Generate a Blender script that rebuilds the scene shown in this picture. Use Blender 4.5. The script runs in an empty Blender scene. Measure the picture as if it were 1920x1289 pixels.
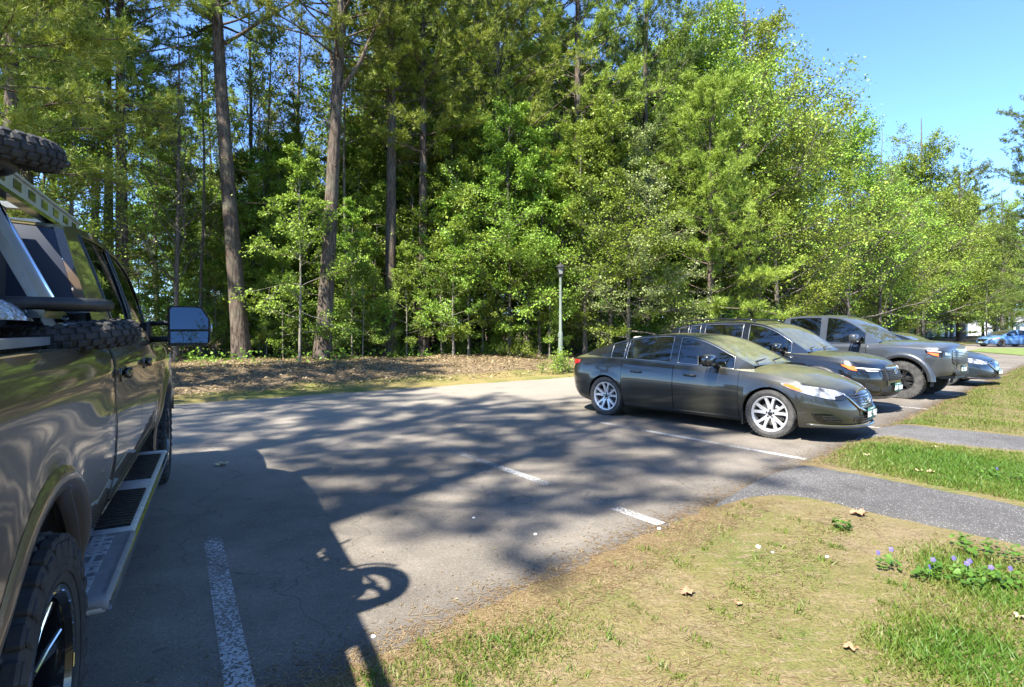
import bpy, bmesh, math, random, bisect
import numpy as np
from mathutils import Vector, Matrix
R = math.radians
C = bpy.data.collections.new('lot'); bpy.context.scene.collection.children.link(C)
SC = bpy.context.scene
# ---------------------------------------------------------------- camera, sky, sun, exposure
F = 1040.0; CX = 960.0; HZ = 617.0; CAMH = 1.52          # focal length / horizon in photo pixels (1920 wide)
cam = bpy.data.cameras.new('camera'); co = bpy.data.objects.new('camera', cam); C.objects.link(co)
co.location = (0, 0, CAMH); co.rotation_euler = (R(90), 0, 0)
cam.sensor_width = 36; cam.lens = 36*F/1920; cam.shift_y = -27.5/1920; cam.clip_start = 0.05; cam.clip_end = 2000
SC.camera = co
SUN_AZ = math.atan2(-.60, -.80); SUN_EL = R(52)            # from behind the camera and to its left
W = bpy.data.worlds.new('World'); SC.world = W; W.use_nodes = True
wn = W.node_tree.nodes; wl = W.node_tree.links
sky = wn.new('ShaderNodeTexSky'); sky.sky_type = 'NISHITA'; sky.sun_disc = False
sky.sun_elevation = SUN_EL; sky.sun_rotation = SUN_AZ; sky.air_density = 0.63; sky.dust_density = 0.0; sky.ozone_density = 9.0
wl.new(sky.outputs[0], wn['Background'].inputs[0]); wn['Background'].inputs[1].default_value = 0.15
sl = bpy.data.lights.new('sun', 'SUN'); sl.energy = 5.0; sl.angle = R(0.7); sl.color = (1, .95, .86)
so = bpy.data.objects.new('sun', sl); C.objects.link(so)
sd = Vector((math.sin(SUN_AZ)*math.cos(SUN_EL), math.cos(SUN_AZ)*math.cos(SUN_EL), math.sin(SUN_EL)))
so.rotation_euler = sd.to_track_quat('Z', 'Y').to_euler(); so.location = (-20, -30, 40)
SC.view_settings.view_transform = 'Standard'; SC.view_settings.look = 'None'
SC.view_settings.exposure = 1.95; SC.view_settings.gamma = 1
SC.cycles.max_bounces = 9; SC.cycles.diffuse_bounces = 5; SC.cycles.glossy_bounces = 3
SC.cycles.transmission_bounces = 6; SC.cycles.transparent_max_bounces = 8
SC.cycles.caustics_reflective = False; SC.cycles.caustics_refractive = False

def G(px, py, z=0.0):                                       # photo pixel -> ground point
    Y = F*(CAMH-z)/(py-HZ); return ((px-CX)/F*Y, Y)
def PX(px, Y): return (px-CX)/F*Y
def ZZ(py, Y): return CAMH+(HZ-py)/F*Y

# ---------------------------------------------------------------- helpers: objects
def tag(o, label=None, cat=None, group=None, kind=None):
    if label: o['label'] = label
    if cat: o['category'] = cat
    if group: o['group'] = group
    if kind: o['kind'] = kind
    return o
def empty(name, loc=(0, 0, 0), rz=0, parent=None):
    o = bpy.data.objects.new(name, None); C.objects.link(o); o.location = loc; o.rotation_euler = (0, 0, rz)
    o.empty_display_size = .1
    if parent: o.parent = parent
    return o
def link_mesh(name, me, mats, parent=None):
    for m in (mats if isinstance(mats, (list, tuple)) else [mats]): me.materials.append(m)
    o = bpy.data.objects.new(name, me); C.objects.link(o)
    if parent: o.parent = parent
    return o
def copy_tree(o, parent=None):
    c = o.copy(); C.objects.link(c)
    if parent: c.parent = parent
    for ch in list(o.children): copy_tree(ch, c)
    return c
def np_mesh(name, V, Fc, smooth=False, tone=None, uv=None):
    V = np.asarray(V, np.float32); Fc = np.asarray(Fc, np.int32)
    me = bpy.data.meshes.new(name); k = Fc.shape[1]; n = len(Fc)
    me.vertices.add(len(V)); me.vertices.foreach_set('co', V.ravel())
    me.loops.add(n*k); me.loops.foreach_set('vertex_index', Fc.ravel())
    me.polygons.add(n); me.polygons.foreach_set('loop_start', np.arange(0, n*k, k, dtype=np.int32))
    me.polygons.foreach_set('loop_total', np.full(n, k, np.int32))
    if smooth: me.polygons.foreach_set('use_smooth', np.ones(n, bool))
    if tone is not None:
        a = me.attributes.new('tone', 'FLOAT', 'FACE'); a.data.foreach_set('value', np.asarray(tone, np.float32))
    me.update(calc_edges=True); return me

class MB:                                                   # collects shapes, builds ONE mesh object
    def __init__(s): s.v = []; s.f = []; s.m = []; s.sm = []
    def add(s, V, Fs, mat=0, smooth=True, M=None):
        n = len(s.v)
        for p in V:
            p = Vector(p); s.v.append(tuple(M @ p) if M is not None else tuple(p))
        for f in Fs:
            s.f.append(tuple(i+n for i in f)); s.m.append(mat); s.sm.append(smooth)
        return s
    def box(s, c, d, mat=0, M=None, rz=0):
        x, y, z = d[0]/2, d[1]/2, d[2]/2
        V = [(-x,-y,-z),(x,-y,-z),(x,y,-z),(-x,y,-z),(-x,-y,z),(x,-y,z),(x,y,z),(-x,y,z)]
        T = Matrix.Translation(c) @ Matrix.Rotation(rz, 4, 'Z')
        return s.add(V, [(0,3,2,1),(4,5,6,7),(0,1,5,4),(1,2,6,5),(2,3,7,6),(3,0,4,7)], mat, False, (M @ T) if M is not None else T)
    def rbox(s, c, d, r=.02, seg=3, mat=0, M=None):         # bevelled box
        bm = bmesh.new(); bmesh.ops.create_cube(bm, size=1)
        for v in bm.verts: v.co = Vector((v.co.x*d[0], v.co.y*d[1], v.co.z*d[2]))
        bmesh.ops.bevel(bm, geom=list(bm.edges), offset=min(r, min(d)*.49), segments=seg, affect='EDGES', profile=.5)
        T = Matrix.Translation(c)
        if M is not None: T = M @ T
        bm.verts.index_update()
        s.add([v.co.copy() for v in bm.verts], [[v.index for v in f.verts] for f in bm.faces], mat, True, T); bm.free(); return s
    def tube(s, P, rad, n=8, mat=0, cap=True, M=None, closed=False):
        P = np.asarray(P, float); k = len(P)
        rad = np.full(k, rad) if np.isscalar(rad) else np.asarray(rad, float)
        V, Fs = tube_np(P, rad, n, closed)
        Fs = [tuple(f) for f in Fs]
        if cap and not closed:
            Fs.append(tuple(range(n-1, -1, -1))); Fs.append(tuple(range((k-1)*n, k*n)))
        return s.add(V, Fs, mat, True, M)
    def lathe(s, prof, n=32, mat=0, M=None, ax='Z', smooth=True):   # prof: (radius, height)
        V = []; Fs = []; k = len(prof)
        for i in range(n):
            a = 2*math.pi*i/n; c, sn = math.cos(a), math.sin(a)
            for (r, h) in prof:
                V.append((r*c, r*sn, h) if ax == 'Z' else (r*c, h, r*sn))
        for i in range(n):
            j = (i+1) % n
            for q in range(k-1):
                f = (i*k+q, j*k+q, j*k+q+1, i*k+q+1)
                Fs.append(f if ax == 'Z' else f[::-1])
        return s.add(V, Fs, mat, smooth, M)
    def grid(s, P, mat=0, smooth=True, M=None, flip=False):  # P[i][j] points
        a = len(P); b = len(P[0]); V = [p for row in P for p in row]; Fs = []
        for i in range(a-1):
            for j in range(b-1):
                f = (i*b+j, (i+1)*b+j, (i+1)*b+j+1, i*b+j+1); Fs.append(f[::-1] if flip else f)
        return s.add(V, Fs, mat, smooth, M)
    def prism(s, poly, z0, z1, mat=0, M=None, smooth=False): # poly in XY extruded in Z
        n = len(poly); V = [(p[0], p[1], z0) for p in poly]+[(p[0], p[1], z1) for p in poly]
        Fs = [tuple(range(n-1, -1, -1)), tuple(range(n, 2*n))]+[(i, (i+1) % n, n+(i+1) % n, n+i) for i in range(n)]
        return s.add(V, Fs, mat, smooth, M)
    def build(s, name, mats, parent=None, sharp=None):
        me = bpy.data.meshes.new(name); me.from_pydata(s.v, [], s.f)
        me.polygons.foreach_set('material_index', s.m); me.polygons.foreach_set('use_smooth', s.sm); me.update()
        if sharp is not None:
            try: me.set_sharp_from_angle(angle=R(sharp))
            except Exception: pass
        return link_mesh(name, me, mats, parent)

def tube_np(P, rad, n, closed=False):
    k = len(P); T = np.zeros_like(P)
    if closed: T = np.roll(P, -1, 0)-np.roll(P, 1, 0)
    else:
        T[1:-1] = P[2:]-P[:-2]; T[0] = P[1]-P[0]; T[-1] = P[-1]-P[-2]
    T /= (np.linalg.norm(T, axis=1, keepdims=True)+1e-9)
    u = np.cross(T[0], (0, 0, 1.0))
    if np.linalg.norm(u) < .1: u = np.cross(T[0], (1.0, 0, 0))
    U = np.zeros_like(P)
    for i in range(k):
        u = u-T[i]*np.dot(u, T[i]); u = u/(np.linalg.norm(u)+1e-9); U[i] = u
    B = np.cross(T, U); a = np.arange(n)*2*math.pi/n
    V = P[:, None, :]+rad[:, None, None]*(np.cos(a)[None, :, None]*U[:, None, :]+np.sin(a)[None, :, None]*B[:, None, :])
    i = np.arange(k if closed else k-1)[:, None]; j = np.arange(n)[None, :]; i2 = (i+1) % k; j2 = (j+1) % n
    Fs = np.stack([i*n+j, i*n+j2, i2*n+j2, i2*n+j], -1).reshape(-1, 4)
    return V.reshape(-1, 3), Fs

# ---------------------------------------------------------------- helpers: materials
def mat(name, col, rough=.6, metal=0, spec=.5, coat=0, noise=None, bump=None, emit=None, trans=0, ior=1.45, coat_rough=.04):
    m = bpy.data.materials.new(name); m.use_nodes = True; nt = m.node_tree; b = nt.nodes['Principled BSDF']
    b.inputs['Base Color'].default_value = (*col, 1); b.inputs['Roughness'].default_value = rough
    b.inputs['Metallic'].default_value = metal; b.inputs['Specular IOR Level'].default_value = spec
    b.inputs['Coat Weight'].default_value = coat; b.inputs['Coat Roughness'].default_value = coat_rough
    b.inputs['Transmission Weight'].default_value = trans; b.inputs['IOR'].default_value = ior
    if noise:                                               # (scale, colour2, [detail]) blended by noise
        tc = nt.nodes.new('ShaderNodeTexCoord'); nz = nt.nodes.new('ShaderNodeTexNoise')
        nz.inputs['Scale'].default_value = noise[0]; nz.inputs['Detail'].default_value = 6; nz.inputs['Roughness'].default_value = .65
        nt.links.new(tc.outputs['Object'], nz.inputs['Vector'])
        rp = nt.nodes.new('ShaderNodeValToRGB'); rp.color_ramp.elements[0].position = .38; rp.color_ramp.elements[1].position = .66
        rp.color_ramp.elements[0].color = (*col, 1); rp.color_ramp.elements[1].color = (*noise[1], 1)
        nt.links.new(nz.outputs['Fac'], rp.inputs['Fac']); nt.links.new(rp.outputs['Color'], b.inputs['Base Color'])
    if bump:                                                # (scale, strength, distance)
        tc = nt.nodes.new('ShaderNodeTexCoord'); nz = nt.nodes.new('ShaderNodeTexNoise'); bp = nt.nodes.new('ShaderNodeBump')
        nz.inputs['Scale'].default_value = bump[0]; nz.inputs['Detail'].default_value = 5
        bp.inputs['Strength'].default_value = bump[1]; bp.inputs['Distance'].default_value = bump[2]
        nt.links.new(tc.outputs['Object'], nz.inputs['Vector']); nt.links.new(nz.outputs['Fac'], bp.inputs['Height'])
        nt.links.new(bp.outputs['Normal'], b.inputs['Normal'])
    return m
class NT:                                                   # tiny node-graph helper
    def __init__(s, name):
        s.m = bpy.data.materials.new(name); s.m.use_nodes = True; s.t = s.m.node_tree; s.b = s.t.nodes['Principled BSDF']
    def n(s, typ, **kw):
        x = s.t.nodes.new('ShaderNode'+typ)
        for k, v in kw.items(): setattr(x, k, v)
        return x
    def l(s, a, b): s.t.links.new(a, b)
    def pos(s): return s.n('NewGeometry').outputs['Position']
    def obj(s): return s.n('TexCoord').outputs['Object']
    def noise(s, vec, scale, detail=5, rough=.6, scl=None):
        if scl:
            mp = s.n('Mapping'); mp.inputs['Scale'].default_value = scl; s.l(vec, mp.inputs['Vector']); vec = mp.outputs[0]
        x = s.n('TexNoise'); x.inputs['Scale'].default_value = scale; x.inputs['Detail'].default_value = detail
        x.inputs['Roughness'].default_value = rough; s.l(vec, x.inputs['Vector']); return x.outputs['Fac']
    def ramp(s, fac, stops):
        x = s.n('ValToRGB'); e = x.color_ramp.elements
        while len(e) < len(stops): e.new(.5)
        for el, (p, c) in zip(e, stops):
            el.position = p; el.color = (*c, 1) if isinstance(c, tuple) else (c, c, c, 1)
        s.l(fac, x.inputs['Fac']); return x.outputs['Color']
    def mix(s, fac, a, b, blend='MIX'):
        x = s.n('Mix', data_type='RGBA', blend_type=blend)
        for sock, v in ((x.inputs[0], fac), (x.inputs[6], a), (x.inputs[7], b)):
            if hasattr(v, 'links'): s.l(v, sock)
            elif isinstance(v, tuple): sock.default_value = (*v, 1)
            else: sock.default_value = v
        return x.outputs[2]
    def math(s, op, a, b=None, clamp=False):
        x = s.n('Math', operation=op, use_clamp=clamp)
        for sock, v in ((x.inputs[0], a), (x.inputs[1], b)):
            if v is None: continue
            if hasattr(v, 'links'): s.l(v, sock)
            else: sock.default_value = v
        return x.outputs[0]
    def bump(s, h, strength, dist, normal=None):
        x = s.n('Bump'); x.inputs['Strength'].default_value = strength; x.inputs['Distance'].default_value = dist
        s.l(h, x.inputs['Height']); s.l(x.outputs['Normal'], s.b.inputs['Normal'])

def leaf_mat(name, c0, c1, c2, trans=.35, hue=.02, val=.25, rough=.5):
    """foliage: colour varies by leaf (face attribute tone) and by tree (object random); light passes through"""
    g = NT(name); at = g.n('Attribute', attribute_name='tone'); at.attribute_type = 'GEOMETRY'
    col = g.ramp(at.outputs['Fac'], [(0, c0), (.5, c1), (1, c2)])
    oi = g.n('ObjectInfo'); hs = g.n('HueSaturation')
    g.l(g.math('ADD', g.math('MULTIPLY', oi.outputs['Random'], hue*2), .5-hue), hs.inputs['Hue'])
    g.l(g.math('ADD', g.math('MULTIPLY', oi.outputs['Random'], val*2), 1-val), hs.inputs['Value'])
    g.l(col, hs.inputs['Color'])
    g.l(hs.outputs[0], g.b.inputs['Base Color']); g.b.inputs['Roughness'].default_value = rough; g.b.inputs['Specular IOR Level'].default_value = .3
    tr = g.n('BsdfTranslucent'); g.l(g.mix(.5, hs.outputs[0], (.16, .22, .02)), tr.inputs['Color'])
    mx = g.n('MixShader'); mx.inputs[0].default_value = trans
    g.l(g.b.outputs[0], mx.inputs[1]); g.l(tr.outputs[0], mx.inputs[2]); g.l(mx.outputs[0], g.t.nodes['Material Output'].inputs[0])
    return g.m
# ================================================================ GROUND
rng = np.random.default_rng(7)
E0 = np.array([1.157, 4.296]); ED = np.array([.7316, .6817]); EN = np.array([.6817, -.7316])   # lot / lawn edge, EN points onto the lawn
F0 = np.array([1.65, 17.2])
def e_pt(t, w=0): return E0+ED*t+EN*w
fs = np.arange(-48, 121, 1.0); fpts = []; fnr = []; p = F0.copy()
def fdir(s):
    k = min(max((s-0)/14, 0), 1); a = math.atan2(.585, .81)*(1-k)+math.atan2(.66, .75)*k; return np.array([math.cos(a), math.sin(a)])
pos = {0: F0.copy()}
for i in range(1, 121): pos[i] = pos[i-1]+fdir(i-.5)
for i in range(-1, -49, -1): pos[i] = pos[i+1]-fdir(i+.5)
fpts = np.array([pos[int(s)] for s in fs]); fnr = np.array([[-fdir(s)[1], fdir(s)[0]] for s in fs])   # normals point into the woods
def f_pt(s, w):
    x = np.array([np.interp(s, fs, fpts[:, k]) for k in (0, 1)]); n = np.array([np.interp(s, fs, fnr[:, k]) for k in (0, 1)]); return x+n*w
def hnoise(x, y, s=1.0):
    return (math.sin(x*1.7*s+1.3)*math.cos(y*1.3*s-.4)+.5*math.sin(x*3.9*s+y*2.7*s)+.35*math.cos(x*7.1*s-y*6.3*s+2)+.2*math.sin(x*13*s+y*15*s))/2
def bank_z(s, w, x, y):
    amp = .36-.16*min(max((s-8)/14, 0), 1)
    k = min(max((w-.7)/4.2, 0), 1); k = k*k*(3-2*k)
    z = .02+.05*min(w/.7, 1)+amp*k
    if w > .5: z += hnoise(x, y, .8)*.09*min((w-.5)/1.5, 1)
    ridge = math.exp(-((w-3.2)/1.3)**2)*max(0, math.sin((s+17)*.22))*.10
    return z+ridge*(1 if -20 < s < 6 else .3)
def woods_z(x, y):                                            # floor height under a point in the woods
    d = (fpts[:, 0]-x)**2+(fpts[:, 1]-y)**2; i = int(np.argmin(d)); w = np.dot(np.array([x, y])-fpts[i], fnr[i])
    return bank_z(fs[i], max(w, 0), x, y)

# --- materials of the ground
def asphalt(name, dark, light, speck, speck_amt, edge=False):
    g = NT(name); P = g.pos()
    big = g.noise(P, .35, 4, .6); mid = g.noise(P, 2.3, 6, .7); fine = g.noise(P, 150, 3, .75); grit = g.noise(P, 42, 5, .8)
    c = g.ramp(big, [(.38, dark), (.60, light)])
    c = g.mix(.55, c, g.ramp(mid, [(.3, .30), (.7, .72)]), 'OVERLAY')
    c = g.mix(.75, c, g.ramp(fine, [(.3, .15), (.7, .85)]), 'OVERLAY'); c = g.mix(.5, c, g.ramp(grit, [(.3, .2), (.7, .8)]), 'OVERLAY')
    vo = g.n('TexVoronoi'); vo.inputs['Scale'].default_value = 95; g.l(P, vo.inputs['Vector'])
    pick = g.ramp(vo.outputs['Color'], [(speck_amt, 0.0), (speck_amt+.05, 1.0)])
    dot = g.ramp(vo.outputs['Distance'], [(.22, 1.0), (.4, 0.0)])
    c = g.mix(g.math('MULTIPLY', g.math('MULTIPLY', pick, dot), .75), c, speck)
    if edge:                                                  # a darker, newer band beside the lawn edge, and long cracks
        dp = g.n('VectorMath', operation='DOT_PRODUCT'); sb = g.n('VectorMath', operation='SUBTRACT')
        g.l(P, sb.inputs[0]); sb.inputs[1].default_value = (E0[0], E0[1], 0); g.l(sb.outputs[0], dp.inputs[0]); dp.inputs[1].default_value = (EN[0], EN[1], 0)
        d = g.math('ADD', dp.outputs['Value'], g.math('MULTIPLY', g.math('SUBTRACT', mid, .5), .5))
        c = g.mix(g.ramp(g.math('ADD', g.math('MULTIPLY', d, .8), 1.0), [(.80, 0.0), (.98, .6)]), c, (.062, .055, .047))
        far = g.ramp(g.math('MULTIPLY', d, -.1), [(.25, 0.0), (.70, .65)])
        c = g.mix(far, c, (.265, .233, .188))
        drip = g.noise(P, 7.5, 3, .5); c = g.mix(g.ramp(drip, [(.70, 0.0), (.76, .5)]), c, (.03, .028, .025)); st = g.noise(P, 1.1, 5, .75, (1, 1, 1)); c = g.mix(g.ramp(st, [(.60, 0.0), (.72, .45)]), c, (.05, .045, .04))
        ck = g.n('TexVoronoi', feature='DISTANCE_TO_EDGE'); ck.inputs['Scale'].default_value = .33
        wv = g.n('VectorMath', operation='ADD'); nv = g.n('TexNoise'); nv.inputs['Scale'].default_value = 2; nv.inputs['Detail'].default_value = 5; g.l(P, nv.inputs['Vector'])
        g.l(P, wv.inputs[0]); g.l(nv.outputs['Color'], wv.inputs[1]); g.l(wv.outputs[0], ck.inputs['Vector'])
        c = g.mix(g.ramp(ck.outputs['Distance'], [(.0, .5), (.0035, 0.0)]), c, (.03, .03, .03))
    g.l(c, g.b.inputs['Base Color']); g.b.inputs['Roughness'].default_value = .86; g.b.inputs['Specular IOR Level'].default_value = .35
    g.bump(g.math('ADD', fine, g.math('MULTIPLY', vo.outputs['Distance'], .6)), .55, .006)
    return g.m
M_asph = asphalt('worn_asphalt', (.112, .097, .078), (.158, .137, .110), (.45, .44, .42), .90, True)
M_walk = asphalt('path_asphalt', (.064, .060, .056), (.093, .088, .082), (.48, .47, .45), .66)
def lawn_mat():
    g = NT('patchy_lawn'); P = g.pos()
    a = g.noise(P, .9, 6, .65); b = g.noise(P, 3.1, 6, .7); f = g.noise(P, 60, 3, .7); n4 = g.noise(P, 9, 4, .7, (1, 3, 1))
    c = g.ramp(a, [(.38, (.165, .128, .072)), (.48, (.142, .118, .050)), (.57, (.112, .112, .034)), (.66, (.080, .105, .022))])
    c = g.mix(g.ramp(b, [(.42, 0.0), (.62, .6)]), c, (.145, .125, .045))
    c = g.mix(g.ramp(n4, [(.52, 0.0), (.64, .75)]), c, (.20, .152, .09))
    dp = g.n('VectorMath', operation='DOT_PRODUCT'); sb = g.n('VectorMath', operation='SUBTRACT')
    g.l(P, sb.inputs[0]); sb.inputs[1].default_value = (E0[0], E0[1], 0); g.l(sb.outputs[0], dp.inputs[0]); dp.inputs[1].default_value = (EN[0], EN[1], 0)
    d = g.math('ADD', dp.outputs['Value'], g.math('MULTIPLY', g.math('SUBTRACT', b, .5), .9))
    c = g.mix(g.ramp(d, [(.02, .65), (.42, 0.0)]), c, (.150, .095, .050))
    c = g.mix(.5, c, g.ramp(f, [(.3, .22), (.7, .80)]), 'OVERLAY')
    g.l(c, g.b.inputs['Base Color']); g.b.inputs['Roughness'].default_value = .95; g.b.inputs['Specular IOR Level'].default_value = .15
    g.bump(g.math('ADD', f, g.math('MULTIPLY', b, 2)), .8, .02)
    return g.m
M_lawn = lawn_mat()
def floor_mat():
    g = NT('woodland_floor'); P = g.pos()
    a = g.noise(P, .5, 6, .65); b = g.noise(P, 4, 6, .75); f = g.noise(P, 35, 4, .75)
    c = g.ramp(b, [(.3, (.10, .072, .045)), (.5, (.19, .14, .085)), (.7, (.28, .21, .13))])
    c = g.mix(.6, c, g.ramp(f, [(.3, .15), (.7, .85)]), 'OVERLAY')
    at = g.n('Attribute', attribute_name='verge')
    v = g.math('ADD', at.outputs['Fac'], g.math('MULTIPLY', g.math('SUBTRACT', b, .5), 1.2))
    vc = g.ramp(a, [(.4, (.27, .215, .085)), (.6, (.15, .165, .045))])
    vc = g.mix(.5, vc, g.ramp(f, [(.3, .25), (.7, .75)]), 'OVERLAY')
    c = g.mix(g.ramp(v, [(.3, 0.0), (.7, 1.0)]), c, vc)
    g.l(c, g.b.inputs['Base Color']); g.b.inputs['Roughness'].default_value = .95; g.b.inputs['Specular IOR Level'].default_value = .1
    g.bump(g.math('ADD', f, b), 1.0, .05)
    return g.m
M_floor = floor_mat()
M_lawn2 = mat('green_lawn', (.085, .14, .028), .95, noise=(2.2, (.16, .18, .05)), bump=(40, .8, .03))
M_ground = mat('meadow', (.10, .13, .035), .95, noise=(.4, (.16, .15, .06)))

# --- sheets
q = MB(); q.add([(-700, -700, -.08), (700, -700, -.08), (700, 700, -.08), (-700, 700, -.08)], [(0, 1, 2, 3)]); tag(q.build('ground', M_ground), kind='structure')
q = MB(); q.add([(-60, -40, 0), (70, -40, 0), (70, 75, 0), (-60, 75, 0)], [(0, 1, 2, 3)]); tag(q.build('parking_lot', M_asph), kind='structure')
# bank and woodland floor beyond the lot's far edge
ws = np.concatenate([np.arange(0, 1.2, .15), np.arange(1.2, 8, .4), np.arange(8, 30, 2), np.arange(30, 95, 8)])
ss = np.concatenate([np.arange(-48, -30, 2), np.arange(-30, 30, .4), np.arange(30, 120, 1.5)])
V = []; verge = []
for s in ss:
    for w in ws:
        p = f_pt(s, w)
        if w == 0: p = f_pt(s, hnoise(s*2, 0, 1)*.10)
        z = bank_z(s, w, p[0], p[1]) if w > 0 else -.01
        V.append((p[0], p[1], z)); vw = 1.0-(w-.7-(.5 if s > -8 else 0))/1.0; verge.append(min(max(vw, -.3), 1.2))
nb = len(ws); Fq = [(i*nb+j, (i+1)*nb+j, (i+1)*nb+j+1, i*nb+j+1) for i in range(len(ss)-1) for j in range(nb-1)]
me = np_mesh('leafy_bank', V, Fq, True); at = me.attributes.new('verge', 'FLOAT', 'POINT'); at.data.foreach_set('value', np.array(verge, np.float32))
tag(link_mesh('bank', me, M_floor), kind='structure')
# lawn right of the lot
ts = np.concatenate([np.arange(-14, 27, .06)]); wv = np.concatenate([[0, .03, .08, .16, .3, .5, .8], np.arange(1.2, 6, .4), np.arange(6, 40, 3)])
V = []
for t in ts:
    jit = hnoise(t*3.1, 1, 1)*.06+hnoise(t*11, 4, 1)*.03+rng.normal(0, .012)
    bul = .0
    for w in wv:
        x, y = e_pt(t, w+jit*math.exp(-w*3)); zz = .045*min(w/.3, 1)**.6-.012+.02*hnoise(x*.9, y*.9)*min(w/.5, 1)
        V.append((x, y, zz))
nb = len(wv); Fq = [(i*nb+j+1, (i+1)*nb+j+1, (i+1)*nb+j, i*nb+j) for i in range(len(ts)-1) for j in range(nb-1)]
tag(link_mesh('lawn', np_mesh('lawn', V, Fq, True), M_lawn), kind='structure')
def lawn_z(x, y):
    w = np.dot(np.array([x, y])-E0, EN); w = max(w, 0); return .045*min(w/.3, 1)**.6-.012+.02*hnoise(x*.9, y*.9)*min(w/.5, 1)
q = MB(); q.prism([(31.0, 37.6), (28.8, 31.3), (32, 31.9), (75, 42), (75, 46), (36, 42.5)], -.02, .04); tag(q.build('lawn', M_lawn2), kind='structure')
# two asphalt paths crossing the lawn
def path(near, far, z=.014):
    A = [np.array(G(*p)) for p in near]; B = [np.array(G(*p)) for p in far]
    A.append(A[-1]+(A[-1]-A[-2])/np.linalg.norm(A[-1]-A[-2])*9); B.append(B[-1]+(B[-1]-B[-2])/np.linalg.norm(B[-1]-B[-2])*9)
    def res(L, n=220):
        L = np.array(L); d = np.concatenate([[0], np.cumsum(np.linalg.norm(np.diff(L, axis=0), axis=1))]); u = np.linspace(0, d[-1], n)
        return np.stack([np.interp(u, d, L[:, 0]), np.interp(u, d, L[:, 1])], 1)
    a, b = res(A), res(B); V = []
    for i in range(len(a)):
        j1 = hnoise(i*.31, 2)*.03; j2 = hnoise(i*.37, 8)*.03; n = (b[i]-a[i])/np.linalg.norm(b[i]-a[i])
        for k in np.linspace(0, 1, 9):
            p = a[i]+(b[i]-a[i])*k+n*(j1*(1-k)+j2*k); edge = min(k, 1-k); zl = lawn_z(p[0], p[1])
            V.append((p[0], p[1], max(zl, 0)*.6+z+.012 if edge > 0 else -.03))
    m = 9; Fq = [(i*m+j, i*m+j+1, (i+1)*m+j+1, (i+1)*m+j) for i in range(len(a)-1) for j in range(m-1)]
    tag(link_mesh('path', np_mesh('path', V, [f[::-1] for f in Fq], True), M_walk), kind='structure')
PATH1 = ([(1330, 960), (1400, 944), (1470, 945), (1527, 953), (1623, 979), (1814, 1022), (1920, 1044)], [(1440, 893), (1507, 871), (1545, 878), (1587, 887), (1686, 906), (1784, 926), (1920, 952)])
PATH2 = ([(1600, 828), (1653, 823), (1741, 836), (1828, 847), (1920, 854)], [(1652, 803), (1692, 798), (1762, 806), (1850, 814), (1920, 822)])
path(*PATH1); path(*PATH2)
# painted stall lines
def paint_mat():
    g = NT('worn_white_paint'); P = g.pos()
    a = g.noise(P, 55, 5, .8); b = g.noise(P, 1.6, 3, .6); at = g.n('Attribute', attribute_name='wear')
    k = g.math('ADD', g.math('ADD', a, g.math('MULTIPLY', g.math('SUBTRACT', b, .5), .35)), g.math('MULTIPLY', g.math('SUBTRACT', at.outputs['Fac'], .5), -.8))
    k = g.ramp(k, [(.545, 0.0), (.62, 1.0)])
    g.b.inputs['Base Color'].default_value = (.36, .355, .335, 1); g.b.inputs['Roughness'].default_value = .7
    tr = g.n('BsdfTransparent'); mx = g.n('MixShader'); g.l(k, mx.inputs[0]); g.l(tr.outputs[0], mx.inputs[1]); g.l(g.b.outputs[0], mx.inputs[2])
    g.l(mx.outputs[0], g.t.nodes['Material Output'].inputs[0]); return g.m
M_paint = paint_mat()
def stall_line(p0, d, L, wear, w=.11):
    d = np.array(d)/np.linalg.norm(d); n = np.array([-d[1], d[0]]); N = 40; V = []; wr = []
    for i in range(N+1):
        u = L*i/N
        for sgn in (-1, 1):
            p = np.array(p0)+d*u+n*sgn*w/2; V.append((p[0], p[1], .004)); wr.append(np.interp(u/L, [k[0] for k in wear], [k[1] for k in wear]))
    me = np_mesh('parking_line', V, [(2*i, 2*i+2, 2*i+3, 2*i+1) for i in range(N)])
    at = me.attributes.new('wear', 'FLOAT', 'POINT'); at.data.foreach_set('value', np.array(wr, np.float32))
    tag(link_mesh('parking_line', me, M_paint), kind='structure')
stall_line(np.array(G(470, 1400)), (-.52, .854), 4.6, [(0, .36), (.47, .42), (.52, .52), (.56, .85), (.78, .8), (.86, .62), (1, .95)], .115)
stall_line(np.array(G(1240, 984)), (-.588, .809), 4.6, [(0, .30), (.11, .34), (.135, .95), (.27, .95), (.30, .38), (.60, .43), (.76, .50), (.84, .75), (1, .9)])
stall_line(np.array(G(1510, 862)), (-.613, .79), 5.6, [(0, .34), (.35, .40), (.6, .48), (1, .53)])
for (px, py, L) in ((1655, 804, 5.5), (1740, 768, 5.5), (1797, 743, 5.5), (1836, 723, 5.5), (1863, 709, 5.5), (1890, 699, 5.5), (1910, 691, 5.5)):
    stall_line(np.array(G(px, py)), (-.60, .80), L, [(0, .32), (.4, .42), (1, .6)], .1)
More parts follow.
